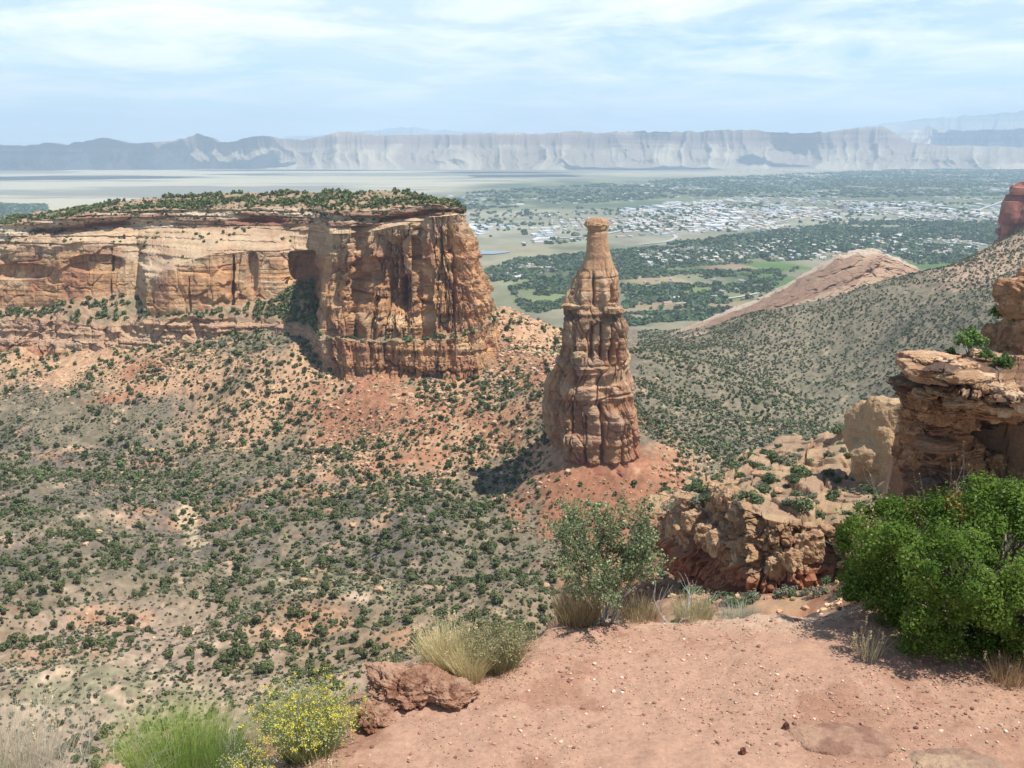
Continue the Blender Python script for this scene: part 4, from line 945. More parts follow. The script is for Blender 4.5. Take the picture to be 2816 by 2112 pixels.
HZ = [([(1380,560),(1420,545),(1500,535),(1620,530),(1700,520),(1740,530),(1600,560),(1500,568),(1400,566)], 130, 'small house among trees on the valley floor, between spire and slickrock hump', 'houses between spire and slickrock hump'),
      ([(1760,525),(1900,500),(2080,510),(2100,540),(2000,565),(1980,555),(1900,535),(1800,540)], 90, 'small house among trees behind the slickrock hump', 'houses behind the slickrock hump'),
      ([(1060,590),(1110,570),(1200,565),(1240,575),(1160,600),(1080,605)], 30, 'small house among trees between the mesa prow and the spire', 'houses between mesa prow and spire'),
      ([(1370,600),(1460,596),(1660,600),(1600,640),(1500,655),(1380,660)], 14, 'farmhouse beside green fields just right of the spire', 'farmhouses by the green fields')]
BXY = []
for Z, meshes, nm, cat_ in ((WZ, WH, 'warehouse', 'warehouse'), (HZ, HS, 'house', 'house')):
    for poly, cnt, lab, grp in Z:
        Wp = np.array([on_z(x*K, y*K, -419.0)[:2] for x, y in poly]); k = 0; tries = 0
        while k < cnt and tries < 6000:
            tries += 1
            x = rr.uniform(Wp[:, 0].min(), Wp[:, 0].max()); y = rr.uniform(Wp[:, 1].min(), Wp[:, 1].max())
            if not in_poly(x, y, Wp): continue
            if vn(x/260, y/380, 0, 77) < -0.25 and nm == 'warehouse': continue
            mnd = 62 if nm == 'warehouse' else 30
            if any((x-a)**2+(y-b)**2 < mnd*mnd for a, b in BXY): continue
            BXY.append((x, y)); k += 1
            o = link(nm, meshes[int(rr.randint(len(meshes)))]); z = float(H(x, y))
            o.location = (x, y, z); o.rotation_euler = (0, 0, 0.35+rr.choice([0, math.pi/2])+rr.normal()*0.06)
            s_ = rr.uniform(0.55, 1.1); o.scale = (s_*(1.2 if nm == 'house' else 1), s_, s_**0.5)
            tag(o, lab, cat_, grp)
BXY = np.array(BXY)
# the rest of the town, too many to count
def boxes(xx, yy, zz_, lx, ly, hh, an, cols):
    n = len(xx); c_, s_ = np.cos(an), np.sin(an); V = []
    for dz_ in (-3.0, 1.0):
        for a, b in ((-1, -1), (1, -1), (1, 1), (-1, 1)):
            V.append(np.stack([xx+a*lx*c_-b*ly*s_, yy+a*lx*s_+b*ly*c_, zz_+(hh if dz_ > 0 else -3)+0*xx], -1))
    rg_ = hh*0.35
    V.append(np.stack([xx-lx*c_, yy-lx*s_, zz_+hh+rg_], -1)); V.append(np.stack([xx+lx*c_, yy+lx*s_, zz_+hh+rg_], -1))
    V = np.stack(V, 1).reshape(-1, 3)
    f_ = np.array([[0,1,5,4],[1,2,6,5],[2,3,7,6],[3,0,4,7],[4,5,9,8],[6,7,8,9],[5,6,9,9],[7,4,8,8]])
    F = (f_[None]+(np.arange(n)*10)[:, None, None]).reshape(-1, 4)
    return V, F, np.repeat(cols, 10, 0)
rt = RS(808)
TOWN = [([(1000,478),(1100,470),(1340,450),(1600,428),(1900,425),(2260,430),(2260,478),(1900,480),(1700,495),(1350,512),(1000,540)], 1500, 10, 26, 55), ([(950,425),(1500,385),(2300,352),(2300,425),(1500,430),(960,450)], 1100, 12, 30, 0), ([(1380,545),(1700,515),(2100,500),(2150,545),(2000,565),(1600,560),(1400,575)], 500, 7, 12, 40), ([(1600,362),(1900,362),(1900,372),(1600,374)], 160, 20, 50, 0)]
bp_ = []
for poly, cnt, s0, s1, gap in TOWN:
    Wp = np.array([on_z(x*K, y*K, -419.0)[:2] for x, y in poly]); xx = rt.uniform(Wp[:, 0].min(), Wp[:, 0].max(), cnt*8); yy_ = rt.uniform(Wp[:, 1].min(), Wp[:, 1].max(), cnt*8)
    m = in_poly(xx, yy_, Wp) & (fbm(xx/420, yy_/600, 0, 809, 4, 0.6)+0.3*rt.rand(len(xx)) > 0.1); xx, yy_ = xx[m][:cnt], yy_[m][:cnt]
    # nudge on to a street grid
    xx = np.round(xx/55)*55+rt.normal(size=len(xx))*6; n_ = len(xx)
    cc = np.array([(0.52, 0.51, 0.48), (0.42, 0.34, 0.27), (0.30, 0.27, 0.25), (0.50, 0.47, 0.42), (0.36, 0.40, 0.46)])[rt.choice(5, size=n_, p=[0.36, 0.2, 0.16, 0.2, 0.08])]
    bp_.append(boxes(xx, yy_, H(xx, yy_), rt.uniform(s0, s1, n_), rt.uniform(s0, s1, n_)*0.55, 4+3*rt.rand(n_), 0.35+np.where(rt.rand(n_) < 0.5, 0, math.pi/2)+0*xx, cc))
_V = np.concatenate([q[0] for q in bp_]); _o = 0; _F = []
for q in bp_: _F.append(q[1]+_o); _o += len(q[0])
o = link('town_buildings', mesh_np('town_buildings', _V, np.concatenate(_F), mat_col('roofs', 0.05, 0.1), np.concatenate([q[2] for q in bp_]), smooth=False))
tag(o, 'scattered small roofs of the town spread across the valley floor', 'buildings', kind='stuff')
# ------------------------------------------------------------------ air
hz = bpy.data.meshes.new('haze')
X0, X1, Y0, Y1, Z0, Z1 = -46000, 46000, -60, 46000, -436, 1150
hz.from_pydata([(X0,Y0,Z0),(X1,Y0,Z0),(X1,Y1,Z0),(X0,Y1,Z0),(X0,Y0,Z1),(X1,Y0,Z1),(X1,Y1,Z1),(X0,Y1,Z1)], [], [(0,3,2,1),(4,5,6,7),(0,1,5,4),(1,2,6,5),(2,3,7,6),(3,0,4,7)])
mh = bpy.data.materials.new('haze'); mh.use_nodes = True; t_ = mh.node_tree; t_.nodes.clear()
oo = t_.nodes.new('ShaderNodeOutputMaterial'); pv = t_.nodes.new('ShaderNodeVolumePrincipled')
pv.inputs['Color'].default_value = (0.61, 0.79, 1.0, 1); pv.inputs['Density'].default_value = 4.9e-5; pv.inputs['Anisotropy'].default_value = 0.1
t_.links.new(pv.outputs[0], oo.inputs['Volume']); hz.materials.append(mh)
tag(link('haze', hz), kind='stuff')
# ------------------------------------------------------------------ vegetation of the canyon
def quads_at(Cn, Nn, size, r, aspect=1.0):
    """leaf quads at centres Cn facing roughly Nn"""
    n = len(Cn); t = r.normal(size=(n, 3)); t = np.cross(Nn, t); t /= np.linalg.norm(t, axis=1, keepdims=True)+1e-9
    b = np.cross(Nn, t); b /= np.linalg.norm(b, axis=1, keepdims=True)+1e-9
    s = np.asarray(size).reshape(-1, 1) if np.ndim(size) else size
    t = t*s; b = b*s*aspect
    V = np.stack([Cn-t-b*0.6, Cn+t*0.8-b, Cn+t+b*0.7, Cn-t*0.7+b], 1).reshape(-1, 3)
    return V, np.arange(n*4).reshape(-1, 4)
def crown(nq, seed, rx=1.0, hz_=1.5, nclump=12, size=0.26, c0=(0.096, 0.114, 0.050), c1=(0.160, 0.182, 0.080)):
    r = RS(seed); k = r.normal(size=(nclump, 3)); k /= np.linalg.norm(k, axis=1, keepdims=True)
    k *= (0.35+0.6*r.rand(nclump, 1))*(0.75+0.5*r.rand(1, 3)); k = k*np.array([rx, rx, hz_/2*0.85])+np.array([0, 0, hz_*0.52])
    ci = r.randint(nclump, size=nq); v = r.normal(size=(nq, 3)); v /= np.linalg.norm(v, axis=1, keepdims=True)
    cr_ = (0.24+0.28*r.rand(nclump))[ci][:, None]*rx
    P_ = k[ci] + v*cr_*(0.6+0.5*r.rand(nq, 1)); P_[:, 2] = np.maximum(P_[:, 2], 0.06*hz_+0.05*r.rand(nq))
    nn = v+0.6*r.normal(size=(nq, 3))+np.array([0, 0, 0.3]); nn /= np.linalg.norm(nn, axis=1, keepdims=True)
    V, F = quads_at(P_, nn, size*(0.6+0.8*r.rand(nq)), r)
    cc = mixc(c0, c1, r.rand(nclump)[ci]*0.7+0.3*r.rand(nq)); return V, F, np.repeat(cc, 4, 0)
def merge_inst(protos, X_, Y_, Z_, Sc, r, Sz=None, tint=None):
    Vs, Fs, Cs = [], [], []; off = 0; which = r.randint(len(protos), size=len(X_)); an = r.rand(len(X_))*6.283
    for k, (V, F, cc) in enumerate(protos):
        m = np.where(which == k)[0]
        if not len(m): continue
        c_, s_ = np.cos(an[m])[:, None], np.sin(an[m])[:, None]
        sc = Sc[m][:, None]; sz = (Sz[m] if Sz is not None else Sc[m])[:, None]
        x = (V[:, 0]*c_-V[:, 1]*s_)*sc+X_[m][:, None]; y = (V[:, 0]*s_+V[:, 1]*c_)*sc+Y_[m][:, None]; z = V[:, 2]*sz+Z_[m][:, None]
        Vs.append(np.stack([x, y, z], -1).reshape(-1, 3))
        Fs.append((F[None]+(np.arange(len(m))*len(V))[:, None, None]+off).reshape(-1, F.shape[1])); off += len(m)*len(V)
        b = (0.62+0.76*r.rand(len(m)))[:, None, None]*cc[None]*(1+(r.rand(len(m), 1)-0.5)*np.array([[0.36, 0.0, 0.30]]))[:, None, :]
        if tint is not None: b = b*tint[m][:, None, :]
        Cs.append(b.reshape(-1, 3))
    return np.concatenate(Vs), np.concatenate(Fs), np.concatenate(Cs)
def tsamp(arr, x, y):
    i = np.clip(np.searchsorted(lnY, np.log(np.maximum(y, 9.01))), 0, len(lnY)-1); j = np.clip(((x/np.maximum(y, 9))-UB[0])/0.0026, 0, len(UB)-1).astype(int)
    return arr[i, j]
EDGE = np.array([(-50,770),(0,770),(110,745),(240,725),(345,690),(420,640),(540,640),(585,612),(700,600),(1100,595)], float)
def in_view(P_, hid=True):
    a, b, f = proj(P_); ok = (a > 0) & (a < W_) & (b > 0) & (b < np.interp(a, EDGE[:, 0], EDGE[:, 1]))
    if hid:
        for t in np.linspace(0.12, 0.97, 34):
            Q = P_*t; ok &= (Q[:, 2] > H(Q[:, 0], Q[:, 1])-0.5) | (Q[:, 1] < 60)
    return ok
r = RS(42)
def jitter(x0, x1, y0, y1, st):
    gx, gy = np.meshgrid(np.arange(x0, x1, st), np.arange(y0, y1, st)); gx = gx.ravel(); gy = gy.ravel()
    return gx+r.uniform(-0.55, 0.55, gx.shape)*st, gy+r.uniform(-0.55, 0.55, gy.shape)*st
def keep_fan(x, y): return np.abs(x/y) < 0.78
sp0 = on_z(600, 440, -180.0)
def slope_at(x, y):
    e = 4.0; return np.hypot((H(x+e, y)-H(x-e, y))/(2*e), (H(x, y+e)-H(x, y-e))/(2*e))
# --- junipers and pinyons of the basin
x, y = jitter(-800, 420, 250, 1120, 5.5); m = keep_fan(x, y) & (np.hypot(x-PS[-1, :, 0].mean(), y-Ysp) > 36); x, y = x[m], y[m]
nz1 = fbm(x/55, y/55, 0, 801, 4, 0.6); nz2 = fbm(x/160, y/160, 0, 802, 3)
gq = ridge(x/95+0.4*vn(x/60, y/60, 0, 5), y/95, 0, 3, 4)
pr = 0.60+1.25*nz1+0.35*nz2-0.45*(gq-0.3) - 0.30*sst(0.3, 1.0, tsamp(redm, x, y)) - 0.15*sst(0.3, 1, tsamp(tanm, x, y)) - 0.85*sst(0.15, 0.8, tsamp(mead, x, y)) - 0.6*sst(0.3, 0.8, tsamp(wash, x, y))
pr += 0.30*sst(0.05, 0.6, tsamp(blob(230, 500, 420, 85, 0.0), x, y)) + 0.9*sst(0.1, 0.6, tsamp(blob(535, 445, 40, 45, 0.6), x, y)) + 0.3*sst(0.1, 0.6, tsamp(blob(390, 520, 200, 40, 0), x, y))
pr = pr*(1-0.75*(x > np.where(y < 420, 60, 900)))*(1-0.93*sst(628, 645, tsamp(pX, x, y)))
m = r.rand(len(x)) < pr; x, y = x[m], y[m]; z = H(x, y)
Jp = np.stack([x, y, z-0.15], -1); Js = 0.80+1.95*r.rand(len(x))**2.0; Js *= 1-0.25*(sst(0.3, 1.0, tsamp(redm, x, y)))
Jh = Js*(0.85+0.4*r.rand(len(x)))
c0n = ((0.055, 0.085, 0.045), (0.080, 0.120, 0.055))
near_p = [crown(620, 900+i, 1, 1.45+0.3*(i % 3), (9, 22, 13, 18, 11, 26)[i], 0.115) for i in range(6)]
mid_p = [crown(170, 920+i, 1, 1.35+0.2*(i % 3), 13, 0.22) for i in range(6)]
far_p = [crown(55, 940+i, 1, 1.5, 8, 0.36) for i in range(6)]
vis = in_view(Jp+np.array([0, 0, 2.0])); size_ = np.where(vis, Js/Jp[:, 1], 0)
order = np.argsort(-size_)[:300]; indiv = np.zeros(len(x), bool); indiv[order] = True
def trunk_mesh():
    V = []; F = []; rr_ = RS(3)
    for bx_, by_, tz, lean in [(0, 0, 0.9, (0.1, 0.05)), (0.02, 0.02, 0.7, (-0.3, 0.1)), (0, -0.02, 0.75, (0.15, -0.3))]:
        b = len(V)
        for k in range(4):
            f = k/3; rad = 0.11*(1-0.7*f)
            for a in range(6): V.append((bx_+lean[0]*f+rad*math.cos(a*1.047), by_+lean[1]*f+rad*math.sin(a*1.047), -0.15+tz*f))
        for k in range(3):
            for a in range(6): F.append((b+k*6+a, b+k*6+(a+1) % 6, b+k*6+6+(a+1) % 6, b+k*6+6+a))
    return np.array(V), np.array(F)
tvV, tvF = trunk_mesh(); me_trunk = mesh_np('trunk', tvV, tvF, M_BARK)
me_cr = [mesh_np('crown', V, F, M_LEAF, cc, smooth=False) for V, F, cc in near_p]
for i in order:
    e = bpy.data.objects.new('juniper_tree', None); C.objects.link(e); e.empty_display_size = 0.5
    e.location = tuple(float(q) for q in Jp[i]); e.rotation_euler = (0, 0, float(r.rand()*6.28)); s_ = float(Js[i]); e.scale = (s_, s_, float(Jh[i]))
    tag(e, 'dark green rounded juniper tree on the nearer floor and slopes of the canyon basin', 'tree', 'junipers on the nearer canyon floor')
    a = bpy.data.objects.new('crown', me_cr[int(r.randint(6))]); C.objects.link(a); a.parent = e
    b = bpy.data.objects.new('trunk', me_trunk); C.objects.link(b); b.parent = e
def stuff(name, parts_, mat, label=None, cat=None):
    V = np.concatenate([p[0] for p in parts_]); o_ = 0; Fs = []
    for p in parts_: Fs.append(p[1]+o_); o_ += len(p[0])
    o = link(name, mesh_np(name, V, np.concatenate(Fs), mat, np.concatenate([p[2] for p in parts_]), smooth=False))
    tag(o, label, cat, kind='stuff'); return o
ps = []
for lo, hi, pp in ((0, 470, near_p), (470, 820, mid_p), (820, 5000, far_p)):
    m = (~indiv) & (y >= lo) & (y < hi); m &= ~((y < 470) & ~vis & (r.rand(len(y)) < 0.35))
    if m.any(): ps.append(merge_inst(pp, x[m], y[m], Jp[m, 2], Js[m], r, Jh[m]))
# --- on the mesa: bench, ledges and plateau
def on_surface(Pg, mask, n, rnd):
    idx = np.argwhere(mask[:-1, :-1]); k = idx[rnd.randint(len(idx), size=n*4)]
    A_ = Pg[k[:, 0], k[:, 1]]; B_ = Pg[k[:, 0]+1, k[:, 1]]; D_ = Pg[k[:, 0], k[:, 1]+1]
    ar = np.linalg.norm(np.cross(B_-A_, D_-A_), axis=1); ar = np.minimum(ar/np.percentile(ar, 90), 1)
    keep = rnd.rand(len(k)) < ar; A_, B_, D_ = A_[keep][:n], B_[keep][:n], D_[keep][:n]
    u = rnd.rand(len(A_), 1)
    return A_+(B_-A_)*u+(D_-A_)*rnd.rand(len(A_), 1)
q1 = on_surface(MP, (MR > 6.02) & (MR < 7.0), 3000, r); q2 = on_surface(MP, (MR > 2.05) & (MR < 2.95), 420, r); q3 = on_surface(MP, (MR > 5.0) & (MR < 6.0), 340, r); q4 = on_surface(MP, (MR > 4.1) & (MR < 4.95) & (proj(MP)[0] < 320), 150, r)
q5 = on_surface(MP, (MR > 2.05) & (MR < 2.95) & (proj(MP)[0] > 255) & (proj(MP)[0] < 322), 190, r); q2 = np.concatenate([q2, q5])
q6 = on_surface(MP, (MR > 5.3) & (MR < 7.0), 3200, r)
q1 = q1[fbm(q1[:, 0]/40, q1[:, 1]/40, 0, 810, 3) > -0.25]; q4 = q4[vn(q4[:, 0]/25, q4[:, 1]/25, 0, 811) > 0.1]
Q = np.concatenate([q1, q2, q3, q4]); sc = 1.5+1.1*r.rand(len(Q)); sc[len(q1)+len(q2):] *= 0.7
ps.append(merge_inst(far_p, Q[:, 0], Q[:, 1], Q[:, 2]-0.3, sc, r, sc*(0.9+0.4*r.rand(len(Q)))))
sc6 = 0.5+0.7*r.rand(len(q6))
ps.append(merge_inst([crown(30, 1400+i, 1, 1.1, 6, 0.36, (0.11, 0.12, 0.06), (0.17, 0.17, 0.09)) for i in range(3)], q6[:, 0], q6[:, 1], q6[:, 2]-0.1, sc6, r))
stuff('woodland', ps, M_LEAFS, 'scattered juniper and pinyon woodland of the farther canyon slopes and mesa top', 'woodland')
# --- grey-green low shrubs between the trees
def shr(nq, seed, c0, c1, hz_=0.9): return crown(nq, seed, 1, hz_, 6, 0.34, c0, c1)
sg = [shr(26, 960+i, (0.12, 0.13, 0.08), (0.19, 0.195, 0.12)) for i in range(3)] + [shr(26, 970+i, (0.09, 0.105, 0.06), (0.13, 0.145, 0.085)) for i in range(2)]
sgf = [shr(16, 980+i, (0.12, 0.125, 0.085), (0.17, 0.17, 0.115)) for i in range(4)]
x, y = jitter(-600, 420, 250, 860, 2.25); m = keep_fan(x, y) & (np.hypot(x-PS[-1, :, 0].mean(), y-Ysp) > 34); x, y = x[m], y[m]
m = r.rand(len(x)) < (0.55+0.6*fbm(x/30, y/30, 0, 820, 4)+0.35*sst(0.2, 0.8, tsamp(mead, x, y))-0.25*sst(0.4, 1, tsamp(redm, x, y)))*(1-0.7*(x > np.where(y < 420, 60, 900))); x, y = x[m], y[m]
ps = [merge_inst(sg, x, y, H(x, y)-0.05, 0.45+0.85*r.rand(len(x))**2, r)]
# right-hand hills
x, y = jitter(60, 1500, 430, 1800, 4.9); m = keep_fan(x, y) & (x/y > (650-512)/FPX-0.03-0.00035*(y-600)*0) & (np.hypot(x-PS[-1, :, 0].mean(), y-Ysp) > 45); x, y = x[m], y[m]
nn = fbm(x/70, y/70, 0, 830, 4, 0.6); gq = ridge(x/95+0.4*vn(x/60, y/60, 0, 5), y/95, 0, 3, 4)
m = (r.rand(len(x)) < 0.85+0.7*nn-0.25*gq) & (tsamp(pX, x, y) > 636); x, y, nn = x[m], y[m], nn[m]
big = r.rand(len(x)) < 0.55
hp = [shr(24, 990+i, (0.095, 0.115, 0.055), (0.150, 0.172, 0.085), 1.1) for i in range(5)]
ps.append(merge_inst(hp, x[big], y[big], H(x[big], y[big])-0.1, 1.3+1.1*r.rand(big.sum()), r))
ps.append(merge_inst(sgf, x[~big], y[~big], H(x[~big], y[~big])-0.1, 0.9+0.7*r.rand((~big).sum()), r))
stuff('scrub', ps, M_LEAFS, 'low grey-green desert scrub covering the canyon floor and the right-hand hills', 'scrub')
# --- cottonwoods, orchards and garden trees of the valley
vp = [crown(22, 1010+i, 1, 1.3, 5, 0.55, (0.080, 0.120, 0.060), (0.125, 0.175, 0.085)) for i in range(5)]
def vz(poly, n, s0, s1, clump, thr, seed):
    Wp = np.array([on_z(a*K, b*K, -419.0)[:2] for a, b in poly]); rs = RS(seed)
    xx = rs.uniform(Wp[:, 0].min(), Wp[:, 0].max(), n*6); yv = rs.uniform(Wp[:, 1].min(), Wp[:, 1].max(), n*6)
    mm = in_poly(xx, yv, Wp) & (fbm(xx/clump, yv/(clump*1.2), 0, seed, 5, 0.7)+0.45*(rs.rand(len(xx))-0.5) > thr); xx, yv = xx[mm][:n], yv[mm][:n]
    return xx, yv, rs.uniform(s0, s1, len(xx))
Z_ = [vz([(950,420),(1500,385),(2300,350),(2400,420),(1800,428),(1500,425),(1000,455),(960,440)], 9000, 10, 24, 420, -0.12, 1),
      vz([(1000,455),(2250,425),(2250,480),(1700,500),(1000,540)], 900, 6, 13, 300, 0.12, 2),
      vz([(1440,528),(1700,495),(1900,478),(2250,480),(2250,560),(1990,572),(1900,540),(1600,560)], 5200, 5, 11, 240, -0.2, 3),
      vz([(1020,590),(1120,560),(1400,535),(1750,530),(1760,560),(1500,575),(1400,600),(1100,620)], 4200, 4.5, 9, 170, -0.12, 4),
      vz([(1100,620),(1200,600),(1240,600),(1240,660),(1150,680),(1120,660)], 900, 3.5, 7, 120, -0.2, 5),
      vz([(1340,590),(1720,580),(1650,640),(1560,690),(1350,710)], 1800, 3.5, 8, 130, 0.05, 6),
      vz([(1340,680),(1470,672),(1560,685),(1480,700),(1350,712)], 420, 4, 7, 90, -0.3, 7),
      vz([(0,440),(100,440),(100,470),(0,475)], 700, 9, 20, 300, -0.2, 8),
      vz([(-700,440),(0,440),(0,480),(-700,500)], 1500, 9, 20, 300, -0.1, 9)]
vx = np.concatenate([q[0] for q in Z_]); vy = np.concatenate([q[1] for q in Z_]); vs = np.concatenate([q[2] for q in Z_])
ok = np.ones(len(vx), bool)
for bx_, by_ in BXY: ok &= (vx-bx_)**2+(vy-by_)**2 > 16**2
vx, vy, vs = vx[ok], vy[ok], vs[ok]
stuff('valley_woodland', [merge_inst(vp, vx, vy, H(vx, vy)-0.5, vs, r, np.minimum(vs*0.8, 9+0*vs))], M_LEAFS, 'dark leafy trees massed over the distant valley floor around fields and houses', 'woodland')

# ------------------------------------------------------------------ boulders and scree
r = RS(77)
bl = []
for i in range(6):
    V, F, ball, dd = lump(9, (1, 0.8, 0.62), 1100+i, box=0.55, facet=0.3, rough=0.1); bl.append((V, F, lump_col(V, dd, i, (0.50, 0.33, 0.21), (0.57, 0.44, 0.31), (0.42, 0.24, 0.15), 1.0)))
bs = []
for i in range(5):
    V, F, ball, dd = lump(4, (1, 0.8, 0.6), 1120+i, box=0.55, facet=0.3, rough=0.1); bs.append((V, F, lump_col(V, dd, i, (0.50, 0.34, 0.22), (0.58, 0.45, 0.32), (0.44, 0.26, 0.17), 1.0)))
x, y = jitter(-520, 420, 380, 980, 4.4); m = keep_fan(x, y) & (np.hypot(x-PS[-1, :, 0].mean(), y-Ysp) > 33); x, y = x[m], y[m]
w1 = sst(0.15, 0.8, tsamp(tanm, x, y)+0.35*fbm(x/35, y/35, 0, 840, 4)) + 0.42*sst(0.2, 0.9, tsamp(redm, x, y))+0.03
m = r.rand(len(x)) < w1*0.8; x, y = x[m], y[m]; sz = 0.4+0.5*r.rand(len(x))+2.2*r.rand(len(x))**9
Bp = np.stack([x, y, H(x, y)+sz*0.1], -1); vis = in_view(Bp+np.array([0, 0, 1.0])) & (sz > 1.0)
order = np.argsort(-np.where(vis, sz/y, 0))[:170]; ind = np.zeros(len(x), bool); ind[order] = True
mb = [mesh_np('boulder', V, F, M_ROCK, cc) for V, F, cc in bl]
for i in order:
    o = bpy.data.objects.new('boulder', mb[int(r.randint(6))]); C.objects.link(o); o.location = tuple(float(q) for q in Bp[i]); s_ = float(sz[i]); o.scale = (s_, s_, s_); o.rotation_euler = (r.normal()*0.2, r.normal()*0.2, r.rand()*6.28)
    tag(o, 'large tan fallen boulder on the scree and red slopes below mesa and spire', 'boulder', 'fallen boulders below the cliffs')
m = ~ind
stuff('rubble', [merge_inst(bs, x[m], y[m], Bp[m, 2], sz[m], r)], M_ROCK, 'small tan rubble strewn over the scree slopes below the cliffs', 'rubble')
# light boulder field on the far shoulder right of the prow
x, y = jitter(-10, 120, 740, 1080, 5.0); xx_, yy_, _f = proj(np.stack([x, y, H(x, y)], -1)); m = (xx_ > 495) & (xx_ < 575) & (yy_ < 375) & (yy_ > 300) & (r.rand(len(x)) < 0.7)
x, y = x[m], y[m]; stuff('rubble', [merge_inst(bs, x, y, H(x, y)+0.3, 1.0+1.6*r.rand(len(x))**2, r)], M_ROCK, 'pale blocky rubble on the shoulder between mesa prow and spire', 'rubble')

# ------------------------------------------------------------------ shrubs and stones around the near outcrops
r = RS(99)
nb_p = [crown(800, 1200+i, 1, 1.25, 16, 0.085, (0.085, 0.12, 0.055), (0.13, 0.17, 0.08)) for i in range(3)] + [crown(600, 1210+i, 1, 1.1, 14, 0.08, (0.14, 0.15, 0.10), (0.20, 0.21, 0.14)) for i in range(3)]
mnb = [mesh_np('foliage', V, F, M_LEAF, cc, smooth=False) for V, F, cc in nb_p]
topm = (Rl > 2.1) & (Rl < 3.95)
qa = on_surface(Pl2, topm & (proj(Pl2)[0] < 905), 210, r)
x = np.concatenate([r.uniform(10, 60, 120), r.uniform(22, 62, 60)]); y = np.concatenate([r.uniform(120, 215, 120), r.uniform(105, 150, 60)])
qb = np.stack([x, y, H(x, y)], -1)
Qs = np.concatenate([qa, qb]); a, b, f = proj(Qs); m = (a > 540) & (a < 1000) & (b > 430) & (b < 640); Qs = Qs[m]; nqa = m[:len(qa)].sum()
for i, p in enumerate(Qs):
    k = int(r.randint(6)); s_ = float(0.5+1.0*r.rand()**1.8)*(1.1 if i < nqa else 0.9)
    o = link('scrub_bush', mnb[k]); o.location = (float(p[0]), float(p[1]), float(p[2]-0.1)); o.scale = (s_*1.15, s_*1.15, s_); o.rotation_euler = (0, 0, float(r.rand()*6.28))
    if i < nqa: tag(o, 'small grey-green bush rooted on top of the pale stepped outcrop', 'bush', 'bushes on the pale outcrop')
    else: tag(o, 'small grey-green bush on the stony slope at the foot of the pale outcrop', 'bush', 'bushes below the pale outcrop')
x = r.uniform(5, 62, 420); y = r.uniform(100, 225, 420); sz = 0.25+0.4*r.rand(420)+0.9*r.rand(420)**5
a, b, f = proj(np.stack([x, y, H(x, y)], -1)); m = (a > 540) & (b < 645); x, y, sz = x[m], y[m], sz[m]
stuff('rubble', [merge_inst([(V, F, cc) for V, F, cc in bl], x, y, H(x, y)+0.05, sz, r)], M_ROCKN, 'broken tan stones on the slope below the pale stepped outcrop', 'rubble')
# little pines on the dark outcrop
for (px, py, Y, s_, k, lab) in [(968, 354, 95, 1.15, 0, 'small upright green pine on top of the dark outcrop, tallest there'), (1003, 372, 91, 1.0, 1, 'round green bush in the middle of the dark outcrop ledge'), (1020, 330, 98, 0.9, 2, 'green bush against the brown rock stack'), (950, 357, 96, 0.55, 1, 'low green bush at the left end of the dark outcrop top'), (985, 362, 93, 0.6, 0, 'small bush just right of the tallest pine on the dark outcrop'), (998, 318, 101, 0.8, 2, 'small green bush clinging left of the brown rock stack')]:
    p = at(px, py, Y); t = empty('small_pine', p); tag(t, lab, 'shrub'); s_ *= 1.1
    V, F, cc = crown(1400, 1300+k, 1, 2.1 if k == 0 else 1.4, 18, 0.07, (0.075, 0.13, 0.035), (0.13, 0.20, 0.06))
    o = link('crown', mesh_np('crown', V*s_, F, M_LEAF, cc, smooth=False), t); o2 = link('trunk', me_trunk, t); o2.scale = (s_*0.7,)*3
# ------------------------------------------------------------------ the overlook: red gravelly ground
GZ = -4.0
EP = [(-500,1050),(-60,880),(150,806),(225,786),(262,766),(300,746),(340,722),(365,682),(420,668),(480,655),(520,640),(545,632),(562,621),(585,611),(640,607),(700,610),(740,612),(780,605),(850,600),(1100,594),(1700,575)]
EW = np.array([on_z(a, b, GZ)[:2] for a, b in EP])
EW = np.concatenate([[[-1.2, 2.5], [-1.6, -7]], EW[0:]]) if False else np.concatenate([[[-2.6, -7.0]], EW])
def sdist(x, y):
    best = np.full(np.shape(x), 1e9); sg_ = np.zeros(np.shape(x))
    for i in range(len(EW)-1):
        a, b = EW[i], EW[i+1]; d = b-a; t = np.clip(((x-a[0])*d[0]+(y-a[1])*d[1])/(d@d), 0, 1)
        ex_, ey_ = x-(a[0]+d[0]*t), y-(a[1]+d[1]*t); dist = np.hypot(ex_, ey_); cr_ = d[0]*ey_-d[1]*ex_
        m = dist < best-1e-9; best = np.where(m, dist, best); sg_ = np.where(m, np.sign(cr_), sg_)
    return best*sg_        # > 0 outside (beyond the rim)
def HF(x, y):
    d = sdist(x, y) + 0.10*fbm(x*2.2, y*2.2, 0, 2001, 4)
    z = GZ + 0.035*fbm(x*0.9, y*0.9, 0, 2002, 4) + 0.012*fbm(x*6, y*6, 0, 2003, 4)
    o_ = np.maximum(d, 0)
    mo = sst(-1.35, -2.0, x) if False else (1-sst(-2.1, -1.5, x))*(1-sst(6.1, 6.6, y))
    z = z - np.minimum(o_, 1.6)*0.75 - np.maximum(o_-1.6, 0)*2.2 - 0.10*sst(-0.35, 0.1, d)
    z = z + np.minimum(o_, 1)*0.25*fbm(x*1.7, y*1.7, 0, 2004, 5, 0.55)
    return z*(1-mo)+np.maximum(z, -4.32)*mo
gx = np.concatenate([np.arange(-9, -4, 0.08), np.arange(-4, 5.4, 0.022), np.arange(5.4, 14, 0.1)]); gy = np.concatenate([np.arange(-7, 4.4, 0.15), np.arange(4.4, 9.2, 0.02), np.arange(9.2, 12.5, 0.08)])
XX, YY = np.meshgrid(gx, gy, indexing='xy'); ZZg = HF(XX, YY); dd_ = sdist(XX, YY)
